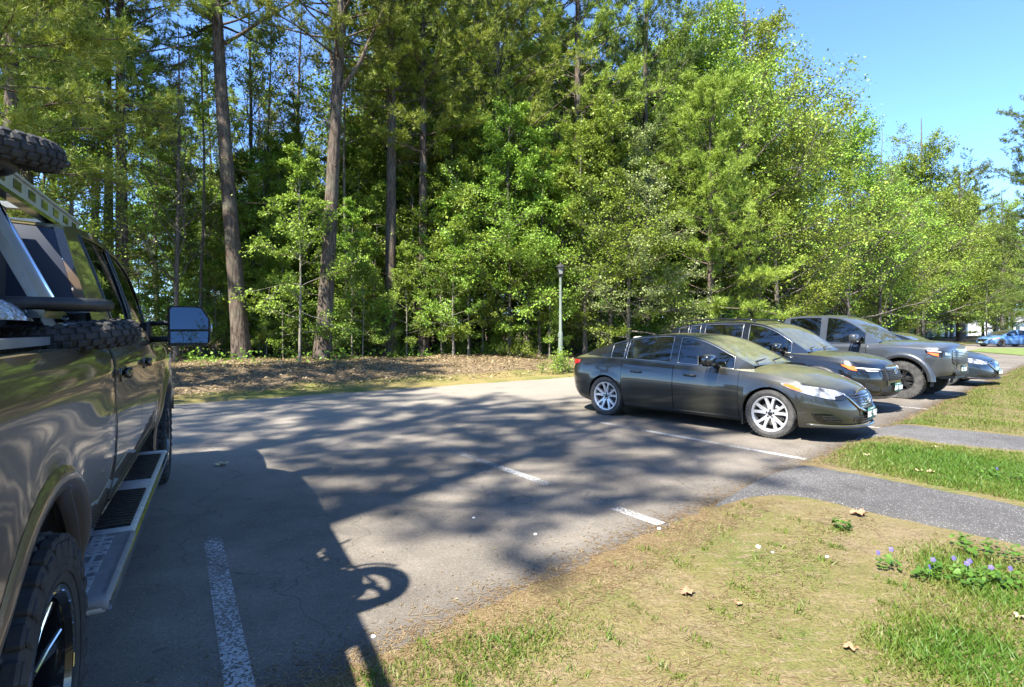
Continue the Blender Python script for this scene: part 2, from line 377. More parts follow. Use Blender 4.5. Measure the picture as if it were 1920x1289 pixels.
# ================================================================ WOODS
def bark(name, c0, c1, scale=14, zs=.18):
    g = NT(name); P = g.obj()
    a = g.noise(P, scale, 6, .7, (1, 1, zs)); b = g.noise(P, 1.4, 4, .6)
    c = g.ramp(a, [(.35, c0), (.68, c1)]); c = g.mix(g.ramp(b, [(.5, 0.0), (.7, .45)]), c, (.16, .165, .12))
    g.l(c, g.b.inputs['Base Color']); g.b.inputs['Roughness'].default_value = .95; g.b.inputs['Specular IOR Level'].default_value = .1
    g.bump(a, 1.0, .06); return g.m
M_pinebark = bark('pine_bark', (.038, .028, .021), (.185, .145, .112))
M_greybark = bark('grey_bark', (.06, .052, .043), (.19, .165, .135), 18, .3)
M_palebark = bark('pale_bark', (.15, .13, .10), (.33, .30, .24), 18, .4)
L_maple = leaf_mat('maple_leaf', (.145, .225, .026), (.205, .300, .036), (.29, .385, .055), .34)
L_oak = leaf_mat('young_oak_leaf', (.150, .215, .022), (.220, .290, .034), (.31, .37, .055), .30)
L_pale = leaf_mat('pale_blossoming_leaf', (.12, .16, .04), (.19, .235, .065), (.33, .35, .15), .30)
L_pine = leaf_mat('pine_needle', (.130, .175, .024), (.215, .275, .034), (.335, .385, .052), .28)
L_dpine = leaf_mat('dark_pine_needle', (.060, .110, .026), (.115, .178, .034), (.18, .245, .045), .25)
L_shrub = leaf_mat('shrub_leaf', (.095, .19, .020), (.150, .27, .030), (.225, .36, .045), .30)

def nrm(v): return v/(np.linalg.norm(v)+1e-9)
def curve(p0, d, L, n, r, up=0., wob=.15, droop=0.):
    P = [np.array(p0, float)]; d = nrm(np.array(d, float))
    for i in range(n):
        d = nrm(d+r.normal(0, wob, 3)+np.array([0, 0, up-droop*i/n])); P.append(P[-1]+d*L/n)
    return np.array(P)
def at_(P, t):
    x = t*(len(P)-1); i = min(int(x), len(P)-2); return P[i]+(P[i+1]-P[i])*(x-i), nrm(P[i+1]-P[i])
class Wood:
    def __init__(s): s.V = []; s.F = []; s.n = 0
    def tube(s, P, rad, n):
        V, Fs = tube_np(P, np.asarray(rad, float), n); s.V.append(V); s.F.append(Fs+s.n); s.n += len(V)
    def mesh(s, name): return np_mesh(name, np.concatenate(s.V), np.concatenate(s.F), True)
def leaf_quads(A, D, N, S, wid=.36):
    D = D/np.linalg.norm(D, axis=1, keepdims=True); B = np.cross(N, D); B /= np.linalg.norm(B, axis=1, keepdims=True)+1e-9
    N2 = np.cross(D, B); s = S[:, None]
    V = np.stack([A, A+D*s*.5+B*s*wid+N2*s*.09, A+D*s, A+D*s*.5-B*s*wid+N2*s*.09], 1).reshape(-1, 3)
    return V, np.arange(len(A)*4).reshape(-1, 4)
def trunk_curve(r, H, lean=(0, 0), n=16, wob=.018):
    P = []; ph = r.uniform(0, 6, 4)
    for i in range(n+1):
        t = i/n; P.append((lean[0]*t+wob*H*math.sin(t*4+ph[0])*t*.6+wob*H*.4*math.sin(t*9+ph[2])*t, lean[1]*t+wob*H*math.sin(t*3.3+ph[1])*t*.6, H*t-.3*(1-t)))
    return np.array(P)
def trunk_rad(n, r0, top=.1, flare=.35):
    t = np.linspace(0, 1, n); return r0*((1-t)**.8*(1-top)+top)*(1+flare*np.exp(-t*28))
def gen_broadleaf(seed, H, r0, cb=.3, spread=.3, nl=34, ang=(.2, .9), nsub=5, ntw=4, nleaf=9, leaf=.11, lean=(0, 0), ascend=.04, flat=.8, forks=(), twigs=True, top=1.0, side=None, tmax=.985, sub=(.26, .5)):
    r = np.random.default_rng(seed); w = Wood(); T = trunk_curve(r, H, lean); w.tube(T, trunk_rad(len(T), r0), 9)
    A = []; D = []; TN = []
    limbs = []
    for i in range(nl):
        t = cb+(tmax-cb)*((i+r.uniform(0, .9))/nl)**.9; t = min(t, .985); p, d = at_(T, t); u = (t-cb)/(tmax-cb)
        prof = (.55+.45*math.sin(math.pi*min(u*1.25+.12, 1)))*(1-.62*u*top); az = i*2.4+r.uniform(-.5, .5)
        if side is not None and r.random() < .6: az = side+r.normal(0, .7)
        e = ang[0]+(ang[1]-ang[0])*u+r.normal(0, .12); L = spread*H*prof*r.uniform(.75, 1.2)
        limbs.append((p, np.array([math.cos(az)*math.cos(e), math.sin(az)*math.cos(e), math.sin(e)]), L, max(r0*(1-t*.86)*.42, .012)))
    for (t, az, e, L, k) in forks:
        p, d = at_(T, t); limbs.append((p, np.array([math.cos(az)*math.cos(e), math.sin(az)*math.cos(e), math.sin(e)]), L, r0*k))
    for (p, d, L, rr) in limbs:
        P = curve(p, d, L, 7, r, ascend, .13); w.tube(P, np.linspace(rr, rr*.18, 8), 5)
        for j in range(nsub):
            t = .25+.75*(j+r.random())/nsub; q, dd = at_(P, min(t, .99))
            sd = nrm(dd+r.normal(0, .65, 3)*np.array([1, 1, flat])); Ls = L*r.uniform(*sub)*(1.15-t*.45)
            Q = curve(q, sd, Ls, 4, r, .02, .16); w.tube(Q, np.linspace(rr*.35, .004, 5), 3)
            tone0 = r.random()
            for k in range(ntw):
                t2 = .3+.7*(k+r.random())/ntw; a, da = at_(Q, min(t2, .99)); td = nrm(da+r.normal(0, .8, 3)*np.array([1, 1, flat*.7])); Lt = Ls*r.uniform(.25, .5)+.1
                if twigs: w.tube(np.array([a, a+td*Lt*.55+r.normal(0, .02, 3), a+td*Lt]), [.006, .004, .002], 3)
                m = int(nleaf*r.uniform(.5, 1.5)); u = r.uniform(.15, 1.1, m)
                A.append(a+td*Lt*u[:, None]+r.normal(0, Lt*.22+.02, (m, 3))*np.array([1, 1, .6])); D.append(td+r.normal(0, .8, (m, 3))); TN.append(np.clip(tone0*.55+r.random()*.2+r.random(m)*.3, 0, 1))
    A = np.concatenate(A); D = np.concatenate(D); TN = np.concatenate(TN); n = len(A)
    N = r.normal(0, .55, (n, 3))+np.array([0, 0, .9]); D[:, 2] -= .25
    V, Fq = leaf_quads(A, D, N, leaf*r.uniform(.6, 1.35, n))
    return w.mesh('trunk'), np_mesh('crown', V, Fq, False, TN)
def tufts(A, D, r, nn, L, wd, cone=.75):
    m = len(A); d = D[:, None, :]+r.normal(0, cone, (m, nn, 3)); d /= np.linalg.norm(d, axis=2, keepdims=True)
    s = np.cross(d, r.normal(0, 1, (m, nn, 3))); s /= np.linalg.norm(s, axis=2, keepdims=True)+1e-9
    ln = L*r.uniform(.6, 1.2, (m, nn, 1)); a = A[:, None, :]+d*ln*.08
    V = np.stack([a-s*wd*.35+d*0, a+s*wd*.35, a+d*ln+r.normal(0, .15, (m, nn, 3))*ln*.25], 2).reshape(-1, 3)
    return V, np.arange(m*nn*3).reshape(-1, 3)
def gen_pine(seed, H, r0, cb=.45, spread=.22, nwh=20, per=5, nsub=7, ntuft=5, nn=11, L=.19, wd=.03, lean=(0, 0), droop=.05, dead=10, limbs_extra=(), topshape=.5, rise=.10):
    r = np.random.default_rng(seed); w = Wood(); T = trunk_curve(r, H, lean, 18, .006); w.tube(T, trunk_rad(len(T), r0, .08, .3), 10)
    A = []; D = []; TN = []; lst = []
    for i in range(nwh):
        t = cb+(1-cb)*(i/nwh); p, d = at_(T, min(t, .99)); u = i/nwh
        for k in range(per):
            az = k*2*math.pi/per+i*.9+r.uniform(-.4, .4); L0 = spread*H*(1-topshape*u)*(.6+.4*min(u*4, 1))*r.uniform(.6, 1.15); e = -.05+rise+.65*u+r.normal(0, .1)
            lst.append((p, az, e, L0, max(r0*(1-t*.9)*.3, .012)))
    for (t, az, e, L0, k) in limbs_extra: lst.append((at_(T, t)[0], az, e, L0, r0*k))
    for i in range(dead):                                       # bare dead stubs under the live crown
        t = r.uniform(min(.1, cb*.5), cb); p, d = at_(T, t); az = r.uniform(0, 6.28); P = curve(p, (math.cos(az), math.sin(az), r.uniform(-.1, .2)), r.uniform(.6, 2.4), 4, r, 0, .12); w.tube(P, np.linspace(.022, .005, 5), 3)
    for (p, az, e, L0, rr) in lst:
        P = curve(p, (math.cos(az)*math.cos(e), math.sin(az)*math.cos(e), math.sin(e)), L0, 7, r, .05, .09, droop); w.tube(P, np.linspace(rr, .008, 8), 5); t0 = r.random()
        for j in range(nsub):
            t = .28+.72*(j+r.random())/nsub; q, dd = at_(P, min(t, .995)); sdv = nrm(dd+r.normal(0, .7, 3)*np.array([1, 1, .3])+np.array([0, 0, .12])); Ls = L0*r.uniform(.15, .34)*(1.3-t*.6)+.12
            Q = curve(q, sdv, Ls, 3, r, .06, .12); w.tube(Q, np.linspace(.012, .004, 4), 3)
            for k in range(ntuft):
                a, da = at_(Q, min(.2+.8*(k+r.random())/ntuft, .99)); m = 3
                A.append(a+r.normal(0, .075, (m, 3))); D.append(np.tile(da*.7+np.array([0, 0, .45]), (m, 1))+r.normal(0, .3, (m, 3))); TN.append(np.clip(t0*.35+t*.25+r.random(m)*.4, 0, 1))
    A = np.concatenate(A); D = np.concatenate(D); TN = np.concatenate(TN)
    V, Ft = tufts(A, D, r, nn, L, wd)
    return w.mesh('trunk'), np_mesh('crown', V, Ft, False, np.repeat(TN, nn))
def gen_shrub(seed, H, Wd, ns=14, nleaf=26, leaf=.085):
    r = np.random.default_rng(seed); w = Wood(); A = []; D = []; TN = []
    for i in range(ns):
        az = r.uniform(0, 6.28); e = r.uniform(.6, 1.45); P = curve((r.normal(0, Wd*.13), r.normal(0, Wd*.13), -.1), (math.cos(az)*math.cos(e), math.sin(az)*math.cos(e), math.sin(e)), H*r.uniform(.6, 1.1), 6, r, -.03, .14)
        w.tube(P, np.linspace(.018, .004, 7), 4)
        for j in range(6):
            q, dd = at_(P, r.uniform(.25, .99)); td = nrm(dd+r.normal(0, .9, 3)*np.array([1, 1, .5])); Lt = Wd*r.uniform(.12, .32); t0 = r.random()
            w.tube(np.array([q, q+td*Lt*.5, q+td*Lt]), [.006, .004, .002], 3); m = int(nleaf*r.uniform(.5, 1.4)); u = r.uniform(.1, 1.1, m)
            A.append(q+td*Lt*u[:, None]+r.normal(0, .09, (m, 3))); D.append(td+r.normal(0, .8, (m, 3))); TN.append(np.clip(t0*.5+r.random(m)*.5, 0, 1))
    A = np.concatenate(A); D = np.concatenate(D); TN = np.concatenate(TN); n = len(A); A[:, 2] = np.maximum(A[:, 2], .02)
    N = r.normal(0, .5, (n, 3))+np.array([0, 0, 1.]); V, Fq = leaf_quads(A, D, N, leaf*r.uniform(.6, 1.3, n))
    return w.mesh('stem'), np_mesh('foliage', V, Fq, False, TN)

PROTO = {}
def proto(key, gen, bark_m, leaf_m, **kw):
    a, b = gen(**kw); a.materials.append(bark_m); b.materials.append(leaf_m); PROTO[key] = (a, b)
def place(name, key, x, y, label, group=None, cat='tree', s=1.0, rz=0.0, sz=None, z=None):
    o = empty(name, (x, y, woods_z(x, y)-.02 if z is None else z), rz); o.scale = (s, s, sz or s); tag(o, label, cat, group)
    for nm, me in zip(('trunk', 'crown') if cat == 'tree' else ('stem', 'foliage'), PROTO[key]):
        c = bpy.data.objects.new(nm, me); C.objects.link(c); c.parent = o
    return o
proto('maple', gen_broadleaf, M_greybark, L_maple, seed=1, H=14, r0=.12, cb=.14, spread=.27, nl=44, ang=(.1, .9), nsub=7, ntw=6, nleaf=15, leaf=.100, flat=.5, tmax=.9, top=.8)
proto('maple2', gen_broadleaf, M_greybark, L_maple, seed=2, H=11, r0=.08, cb=.12, spread=.30, nl=38, ang=(0, .8), nsub=7, ntw=6, nleaf=15, leaf=.095, flat=.4, tmax=.9, top=.7)
proto('sapling', gen_broadleaf, M_palebark, L_maple, seed=3, H=7.5, r0=.05, cb=.18, spread=.28, nl=26, ang=(.0, .7), nsub=6, ntw=5, nleaf=13, leaf=.088, flat=.35)
proto('oak', gen_broadleaf, M_greybark, L_oak, seed=4, H=20, r0=.24, cb=.22, spread=.34, nl=34, ang=(.25, 1.15), nsub=10, ntw=7, nleaf=14, leaf=.125, ascend=.07, tmax=.78, top=.35)
proto('oak2', gen_broadleaf, M_greybark, L_oak, seed=5, H=15, r0=.18, cb=.10, spread=.40, nl=36, ang=(.05, 1.15), nsub=10, ntw=7, nleaf=14, leaf=.12, ascend=.05, tmax=.75, top=.25)
proto('tallmaple', gen_broadleaf, M_greybark, L_maple, seed=6, H=18, r0=.22, cb=.08, spread=.38, nl=42, ang=(.1, 1.2), nsub=10, ntw=7, nleaf=13, leaf=.125, ascend=.07, tmax=.75, top=.25)
proto('bare', gen_broadleaf, M_greybark, L_oak, seed=8, H=17, r0=.13, cb=.22, spread=.30, nl=26, ang=(.6, 1.2), nsub=8, ntw=6, nleaf=2, leaf=.09, ascend=.09, tmax=.8, top=.4)
proto('slim', gen_broadleaf, M_greybark, L_maple, seed=9, H=17, r0=.10, cb=.35, spread=.17, nl=30, ang=(.3, 1.0), nsub=6, ntw=5, nleaf=12, leaf=.095)
proto('pole', gen_broadleaf, M_greybark, L_maple, seed=31, H=17, r0=.085, cb=.5, spread=.16, nl=26, ang=(.3, 1.1), nsub=5, ntw=4, nleaf=9, leaf=.10)
proto('pale', gen_broadleaf, M_palebark, L_pale, seed=10, H=12, r0=.12, cb=.08, spread=.33, nl=44, ang=(-.05, .9), nsub=9, ntw=6, nleaf=13, leaf=.10, flat=.4, tmax=.9, top=.5)
proto('pine', gen_pine, M_pinebark, L_pine, seed=11, H=24, r0=.30, cb=.50, spread=.20)
proto('pine2', gen_pine, M_pinebark, L_pine, seed=12, H=20, r0=.22, cb=.42, spread=.21, nwh=16)
proto('darkpine', gen_pine, M_pinebark, L_dpine, seed=13, H=18, r0=.25, cb=.15, spread=.25, nwh=18, dead=4, ntuft=5, topshape=.3, nn=13)
proto('feather', gen_pine, M_pinebark, L_pine, seed=14, H=12, r0=.13, cb=.06, spread=.30, nwh=18, per=5, dead=2, nsub=8, droop=.1)
proto('pinebig', gen_pine, M_pinebark, L_pine, seed=15, H=25, r0=.29, cb=.48, spread=.22, lean=(-2.0, .3), limbs_extra=((.45, .1, .5, 4.5, .25),))
proto('pinefork', gen_pine, M_pinebark, L_pine, seed=16, H=24, r0=.285, cb=.46, spread=.22, lean=(1.5, 0), limbs_extra=((.40, -.1, 1.0, 5.5, .36), (.42, 2.7, 1.1, 6, .3)))
proto('lowpine', gen_pine, M_pinebark, L_pine, seed=19, H=21, r0=.24, cb=.24, spread=.22, nwh=20)
proto('bough', gen_pine, M_pinebark, L_pine, seed=41, H=13, r0=.15, cb=.30, spread=.36, nwh=13, per=6, dead=2, nsub=10, droop=.12, L=.17, wd=.022, nn=14)
proto('shadepine', gen_pine, M_pinebark, L_pine, seed=18, H=19, r0=.28, cb=.6, spread=.19, nwh=13, nsub=6, ntuft=4)
proto('shrub', gen_shrub, M_greybark, L_shrub, seed=21, H=2.0, Wd=2.6)
proto('shrub2', gen_shrub, M_greybark, L_shrub, seed=22, H=3.2, Wd=3.2, ns=16)
proto('shrub3', gen_shrub, M_greybark, L_maple, seed=23, H=1.0, Wd=1.8, ns=12, leaf=.07)

# --- trees one can single out, along the front of the woods: (name, kind, photo x of the base, distance, label, scale, turn)
place('pine_tree', 'pinebig', PX(455, 19.5), 19.5, 'thick straight pine trunk nearest the truck mirror, reddish brown bark', s=1.0, rz=0)
place('pine_tree', 'pinefork', PX(603, 20), 20, 'thick pale brown pine forking into two limbs high above the leaf bank', s=1.0, rz=0)
place('pine_tree', 'pine', PX(732, 22), 22, 'straight ivy-free pine halfway between the forked pine and the lamp post', s=.85, rz=1.2)
place('pine_tree', 'pine2', PX(794, 22.5), 22.5, 'thinner pine just beside the straight one, light green boughs on its side', s=1.0, rz=2.2)
place('maple_tree', 'pole', PX(377, 20.5), 20.5, 'slim grey trunk directly behind the truck mirror', s=.8, rz=.5)
place('maple_tree', 'pole', PX(508, 23.5), 23.5, 'thin dark tree between the two thickest pines', s=.9, rz=2.5)
place('maple_tree', 'pole', PX(648, 23), 23, 'thin dark leaning tree just behind the forked pine', s=.95, rz=4)
place('sapling', 'sapling', PX(562, 18.6), 18.6, 'pale leaning sapling in front of the forked pine', s=.95, rz=1)
place('bare_tree', 'bare', PX(475, 24), 24, 'nearly bare grey tree behind the thickest reddish pine', s=.95, rz=1)
place('bare_tree', 'bare', PX(560, 26), 26, 'tall bare twiggy tree rising between the two thick pines', s=1.0, rz=3)
place('bare_tree', 'bare', PX(330, 19), 19, 'sparse bare tree arching over the gap of sky beside the truck', s=.7, rz=5)
place('oak_tree', 'pale', PX(1178, 23), 23, 'pale whitish green tree with several light stems right of the lamp post', s=.82, rz=.6)
place('feathery_pine', 'feather', PX(1330, 25), 25, 'low feathery bright pine with drooping boughs above the black cars', s=1.0, rz=.3)
place('oak_tree', 'oak', PX(1330, 31), 31, 'yellow green oak standing forward of the two golden oaks', s=1.02, rz=.4)
place('oak_tree', 'oak2', PX(1455, 31), 31, 'bushy yellow green oak directly above the grey pickup', s=.82, rz=2)
place('maple_tree', 'tallmaple', PX(1590, 40), 40, 'rounded fresh green maple standing against the open sky', s=1.0, rz=1)
place('maple_tree', 'tallmaple', PX(1530, 42), 42, 'taller fresh green maple between the round one and the golden oaks', s=1.1, rz=4)
place('oak_tree', 'oak2', PX(1425, 33), 33, 'dense lower golden oak under the open sky above the black cars', s=1.12, rz=5.2)
place('oak_tree', 'oak', PX(1400, 37), 37, 'golden green oak reaching the top of the picture at the edge of the sky', s=1.22, rz=2.2)
place('oak_tree', 'oak', PX(1290, 36), 36, 'golden green oak rising out of the picture above the feathery pine', s=1.15, rz=3.1)
place('bare_tree', 'bare', PX(1650, 41), 41, 'sparse leaning tree whose bare twigs stick out into the sky', s=.95, rz=2.1)
place('pine_tree', 'lowpine', PX(1085, 27), 27, 'tall pine behind the lamp post with bright tips', s=1.1, rz=.9)
place('pine_tree', 'darkpine', PX(1210, 29), 29, 'dark blue green pine left of the golden oaks', s=1.1, rz=.2)
place('pine_tree', 'lowpine', PX(930, 25), 25, 'pine with wide heavy boughs midway between lamp post and thin pine', s=1.1, rz=3.3)
place('pine_tree', 'darkpine', PX(1800, 62), 62, 'dark rounded pine above the far right wood', s=1.05, rz=.2)
place('pine_tree', 'darkpine', PX(1960, 44), 44, 'dark pine at the right end of the lot reaching a bough into the sky', s=1.05, rz=2.2)
place('oak_tree', 'oak2', PX(1730, 50), 50, 'pale green oak over the far dark blue car', s=.9, rz=.7)
place('oak_tree', 'oak', PX(1880, 60), 60, 'broad yellow green oak behind the far blue car', s=.85, rz=1.7)
place('oak_tree', 'oak2', PX(1670, 45), 45, 'low bushy oak between the round maple and the dark pine', s=.8, rz=4.7)
place('maple_tree', 'maple2', PX(1850, 57), 57, 'fresh green low maple directly behind the far blue car', s=1.0, rz=3)
# left of the truck mirror
place('pine_tree', 'pine2', PX(228, 19), 19, 'slender dark pine seen just past the truck cab roof', s=1.0, rz=1)
place('pine_tree', 'pine2', PX(204, 21), 21, 'thinner of the twin pines seen past the truck cab roof', s=.9, rz=2.7)
place('pine_tree', 'pine', PX(20, 16), 16, 'dark pine trunk rising behind the upper bicycle wheel', s=.8, rz=.4)
place('pine_tree', 'pine2', PX(50, 17.5), 17.5, 'second dark trunk beside the one behind the upper bicycle wheel', s=.95, rz=4.4)
place('feathery_pine', 'bough', -10.0, 9.9, 'young bright pine whose soft boughs hang over the truck', s=1.0, rz=.7)
place('maple_tree', 'maple', PX(95, 19), 19, 'full leafy maple between the dark twin trunks and the slender pine', s=.9, rz=3.5)
place('maple_tree', 'maple2', PX(330, 24), 24, 'round light maple just right of the gap of sky', s=.8, rz=2.5)
place('maple_tree', 'slim', PX(130, 17), 17, 'leafy maple spreading layered boughs above the truck cab', s=.75, rz=.5)
place('maple_tree', 'maple2', PX(260, 23), 23, 'low bright maple in the gap of sky beside the truck mirror', s=.5, rz=1.5)
# --- the trees in the depth of the woods, nothing tells them apart
r = np.random.default_rng(3)
labs = {'maple': ('forest_maple', 'mid green maple in the shade deep in the woods', 'maples deep in the woods'), 'slim': ('slender_tree', 'slender straight tree in the crowd of thin trunks deep in the woods', 'slender trees deep in the woods'),
        'sapling': ('sapling', 'pale young sapling under the taller trees deep in the woods', 'saplings deep in the woods'), 'pine': ('forest_pine', 'pine among the leafy trees deep in the woods', 'pines deep in the woods'), 'bare': ('leafless_tree', 'grey nearly leafless tree deep in the woods', 'leafless trees deep in the woods')}
def scatter(num, gap, srange, wrange, test, kinds, smin, smax):
    spots = []
    for k in range(6000):
        x, y = f_pt(r.uniform(*srange), r.uniform(*wrange)); px = CX+F*x/max(y, .1)
        if not test(px, y): continue
        if all((x-a)**2+(y-b)**2 > gap**2 for a, b in spots): spots.append((x, y))
        if len(spots) >= num: break
    for i, (x, y) in enumerate(spots):
        k = kinds[i % len(kinds)]
        if k == 'pole': k_ = 'slim'
        else: k_ = k
        L = labs['maple' if k in ('maple', 'maple2', 'tallmaple') else 'pine' if 'pine' in k else k_] if k not in ('oak', 'oak2') else ('forest_oak', 'yellow green oak in the depth of the woods', 'oaks deep in the woods')
        place(L[0], k, x, y, L[1], L[2], s=r.uniform(smin, smax), rz=r.uniform(0, 6.28))
scatter(46, 1.6, (-9, 34), (7.0, 14.5), lambda px, y: 400 < px < 1700 and y > (22.3 if px < 520 else 24 if px < 880 else 0), ['maple2', 'sapling', 'maple2', 'sapling', 'maple'], .5, .95)
scatter(60, 2.4, (-12, 45), (9, 34), lambda px, y: 420 < px < 1750 and y > 22.5, ['pole', 'maple2', 'slim', 'pole', 'maple', 'pole', 'bare', 'pole', 'maple2'], .85, 1.15)
scatter(26, 3.0, (1, 34), (9, 26), lambda px, y: 560 < px < 1330, ['oak', 'tallmaple', 'oak', 'pine', 'tallmaple'], 1.02, 1.25)
scatter(40, 1.7, (-15, 8), (9, 24), lambda px, y: 290 < px < 930 and y > 22, ['sapling', 'maple2', 'sapling', 'maple', 'slim'], .55, 1.0)
scatter(16, 3.0, (-25, 8), (24, 40), lambda px, y: 330 < px < 900, ['maple', 'slim', 'oak2', 'maple'], .8, 1.1)
scatter(9, 2.5, (-20, -4), (7, 16), lambda px, y: -60 < px < 190, ['slim', 'maple2', 'pine2', 'slim'], .75, 1.0)
scatter(26, 3.2, (25, 75), (8, 26), lambda px, y: 1380 < px < 1800 and y > 38, ['oak2', 'maple2', 'tallmaple', 'oak2', 'pine2'], .75, .95)
scatter(34, 3.4, (46, 110), (2, 30), lambda px, y: 1640 < px < 2060 and 52 < y < 90, ['oak2', 'tallmaple', 'oak2', 'maple', 'tallmaple', 'oak'], 1.0, 1.22)
# --- shrubs below the trees
n = 0
for k in range(3000):
    s = r.uniform(-16, 70); w = abs(r.normal(7.5, 4.2))
    if w < 4.6: continue
    x, y = f_pt(s, w); px = CX+F*x/max(y, .1)
    if px < 100 or px > 2000: continue
    if px < 620 and y < 20.5 or px < 900 and y < 21: continue
    if px > 1500 and r.random() < .5: continue
    kk = ('shrub', 'shrub2', 'shrub3')[r.integers(0, 3)] if w < 9 else 'shrub2'
    place('understory_shrub', kk, x, y, 'fresh green leafy bush at the foot of the woods', 'bushes at the foot of the woods', 'shrub', s=r.uniform(.7, 1.15), rz=r.uniform(0, 6.28)); n += 1
    if n >= 130: break
n = 0
for k in range(3000):
    x, y = f_pt(r.uniform(-18, 4), r.uniform(8, 22)); px = CX+F*x/max(y, .1)
    if not (215 < px < 880) or y < 20.8: continue
    place('understory_shrub', ('shrub', 'shrub2', 'shrub2')[r.integers(0, 3)], x, y, 'fresh green leafy bush at the foot of the woods', 'bushes at the foot of the woods', 'shrub', s=r.uniform(.6, 1.0), rz=r.uniform(0, 6.28)); n += 1
    if n >= 34: break
for i, (px, Y, sc) in enumerate(((402, 21, .6), (425, 22.5, .8), (500, 21.3, .5), (548, 22.2, .8), (660, 21.6, .8), (704, 23, .95), (762, 21.5, .6), (775, 23.5, 1.05), (828, 22.3, .85), (878, 22, .8), (905, 23.5, 1.05), (955, 22.5, .75), (990, 23, .95), (1030, 22, .6), (1100, 23, .8), (432, 22.6, 1.1), (488, 23, 1.15), (525, 23.5, 1.2), (668, 23.6, 1.15), (530, 20.6, .55), (680, 21, .62), (850, 21, .7))):
    place('airy_sapling', 'sapling', PX(px, Y), Y, 'airy young maple with thin light green sprays among the front trunks', 'airy young maples along the front of the woods', s=sc, rz=i*1.9)
for i, (px, Y, sc) in enumerate(((695, 26, .95), (765, 26.2, .9), (850, 22.6, .9), (955, 22.2, .95), (1012, 22.6, .85), (1095, 22.4, .9), (1145, 22.8, 1.0), (545, 24.5, .9), (880, 24, 1.0))):
    place('young_maple', 'maple2', PX(px, Y), Y, 'bushy young maple, fresh green, filling the space between the front pines', 'bushy young maples between the front pines', s=sc, rz=i*2.3)
# trees standing outside the picture, behind the camera, that shade the lot
for (x, y, s, rz, k) in ((-9.2, -.9, 1.0, 0, 'shadepine'), (-12.6, .6, 1.05, 2, 'shadepine'), (-6.3, -2.0, .98, 1, 'shadepine')):
    place('shade_pine', k, x, y, 'tall pine beside the lot shading the asphalt', 'pines shading the lot', s=s, rz=rz, z=0)
r = np.random.default_rng(5)
for i in range(22):                                           # the trees opposite, seen only in the reflections on glass and paint
    x = -34+i*3.6+r.normal(0, .8); y = -21-r.uniform(0, 9)+x*.12
    place('leafy_tree', ('oak2', 'maple', 'tallmaple', 'pine2')[i % 4], x, y, 'leafy tree standing opposite the woods, across the lawn', 'trees opposite the woods', s=r.uniform(.7, .95), rz=r.uniform(0, 6), z=0)
# ================================================================ VEHICLES
def car_paint(name, col, metal=.35, rough=.32, dust=.75, pollen=(.235, .22, .09), streak=True):
    g = NT(name); P = g.obj(); N = g.n('NewGeometry').outputs['Normal']
    sx = g.n('SeparateXYZ'); g.l(N, sx.inputs[0]); sp = g.n('SeparateXYZ'); g.l(P, sp.inputs[0])
    a = g.noise(P, 5, 5, .7); f = g.noise(P, 260, 2, .7); v = g.noise(P, 7, 4, .7, (1, 1, .12))
    up = g.ramp(sx.outputs['Z'], [(.70, 0.0), (.985, 1.0)])                 # pollen lies on what faces up
    k = g.math('MULTIPLY', up, g.math('ADD', g.math('MULTIPLY', a, .9), .25), True)
    k = g.math('MULTIPLY', k, g.math('ADD', g.math('MULTIPLY', f, 1.0), .35), True); k = g.math('MULTIPLY', k, dust, True)
    c = g.mix(k, col, pollen)
    spl = g.n('TexVoronoi'); spl.inputs['Scale'].default_value = 34; g.l(P, spl.inputs['Vector'])
    sk = g.math('MULTIPLY', g.ramp(spl.outputs['Distance'], [(.05, 1.0), (.14, 0.0)]), g.ramp(spl.outputs['Color'], [(.74, 0.0), (.78, .35)]))
    if streak:                                                             # road film low on the sides
        lo = g.math('MULTIPLY', g.ramp(sp.outputs['Z'], [(.18, .14), (.50, .0)]), g.ramp(v, [(.3, .25), (.75, 1.0)]))
        k2 = g.math('MAXIMUM', lo, g.math('MULTIPLY', sk, .6)); c = g.mix(k2, c, (.15, .145, .12)); k = g.math('MAXIMUM', k, k2)
    g.l(c, g.b.inputs['Base Color']); g.b.inputs['Metallic'].default_value = metal
    g.l(g.math('SUBTRACT', metal, g.math('MULTIPLY', k, metal), True), g.b.inputs['Metallic'])
    g.l(g.math('ADD', g.math('MULTIPLY', k, .55), rough, True), g.b.inputs['Roughness'])
    g.l(g.math('SUBTRACT', 1.0, g.math('MULTIPLY', k, 1.15), True), g.b.inputs['Coat Weight']); g.b.inputs['Coat Roughness'].default_value = .04
    return g.m
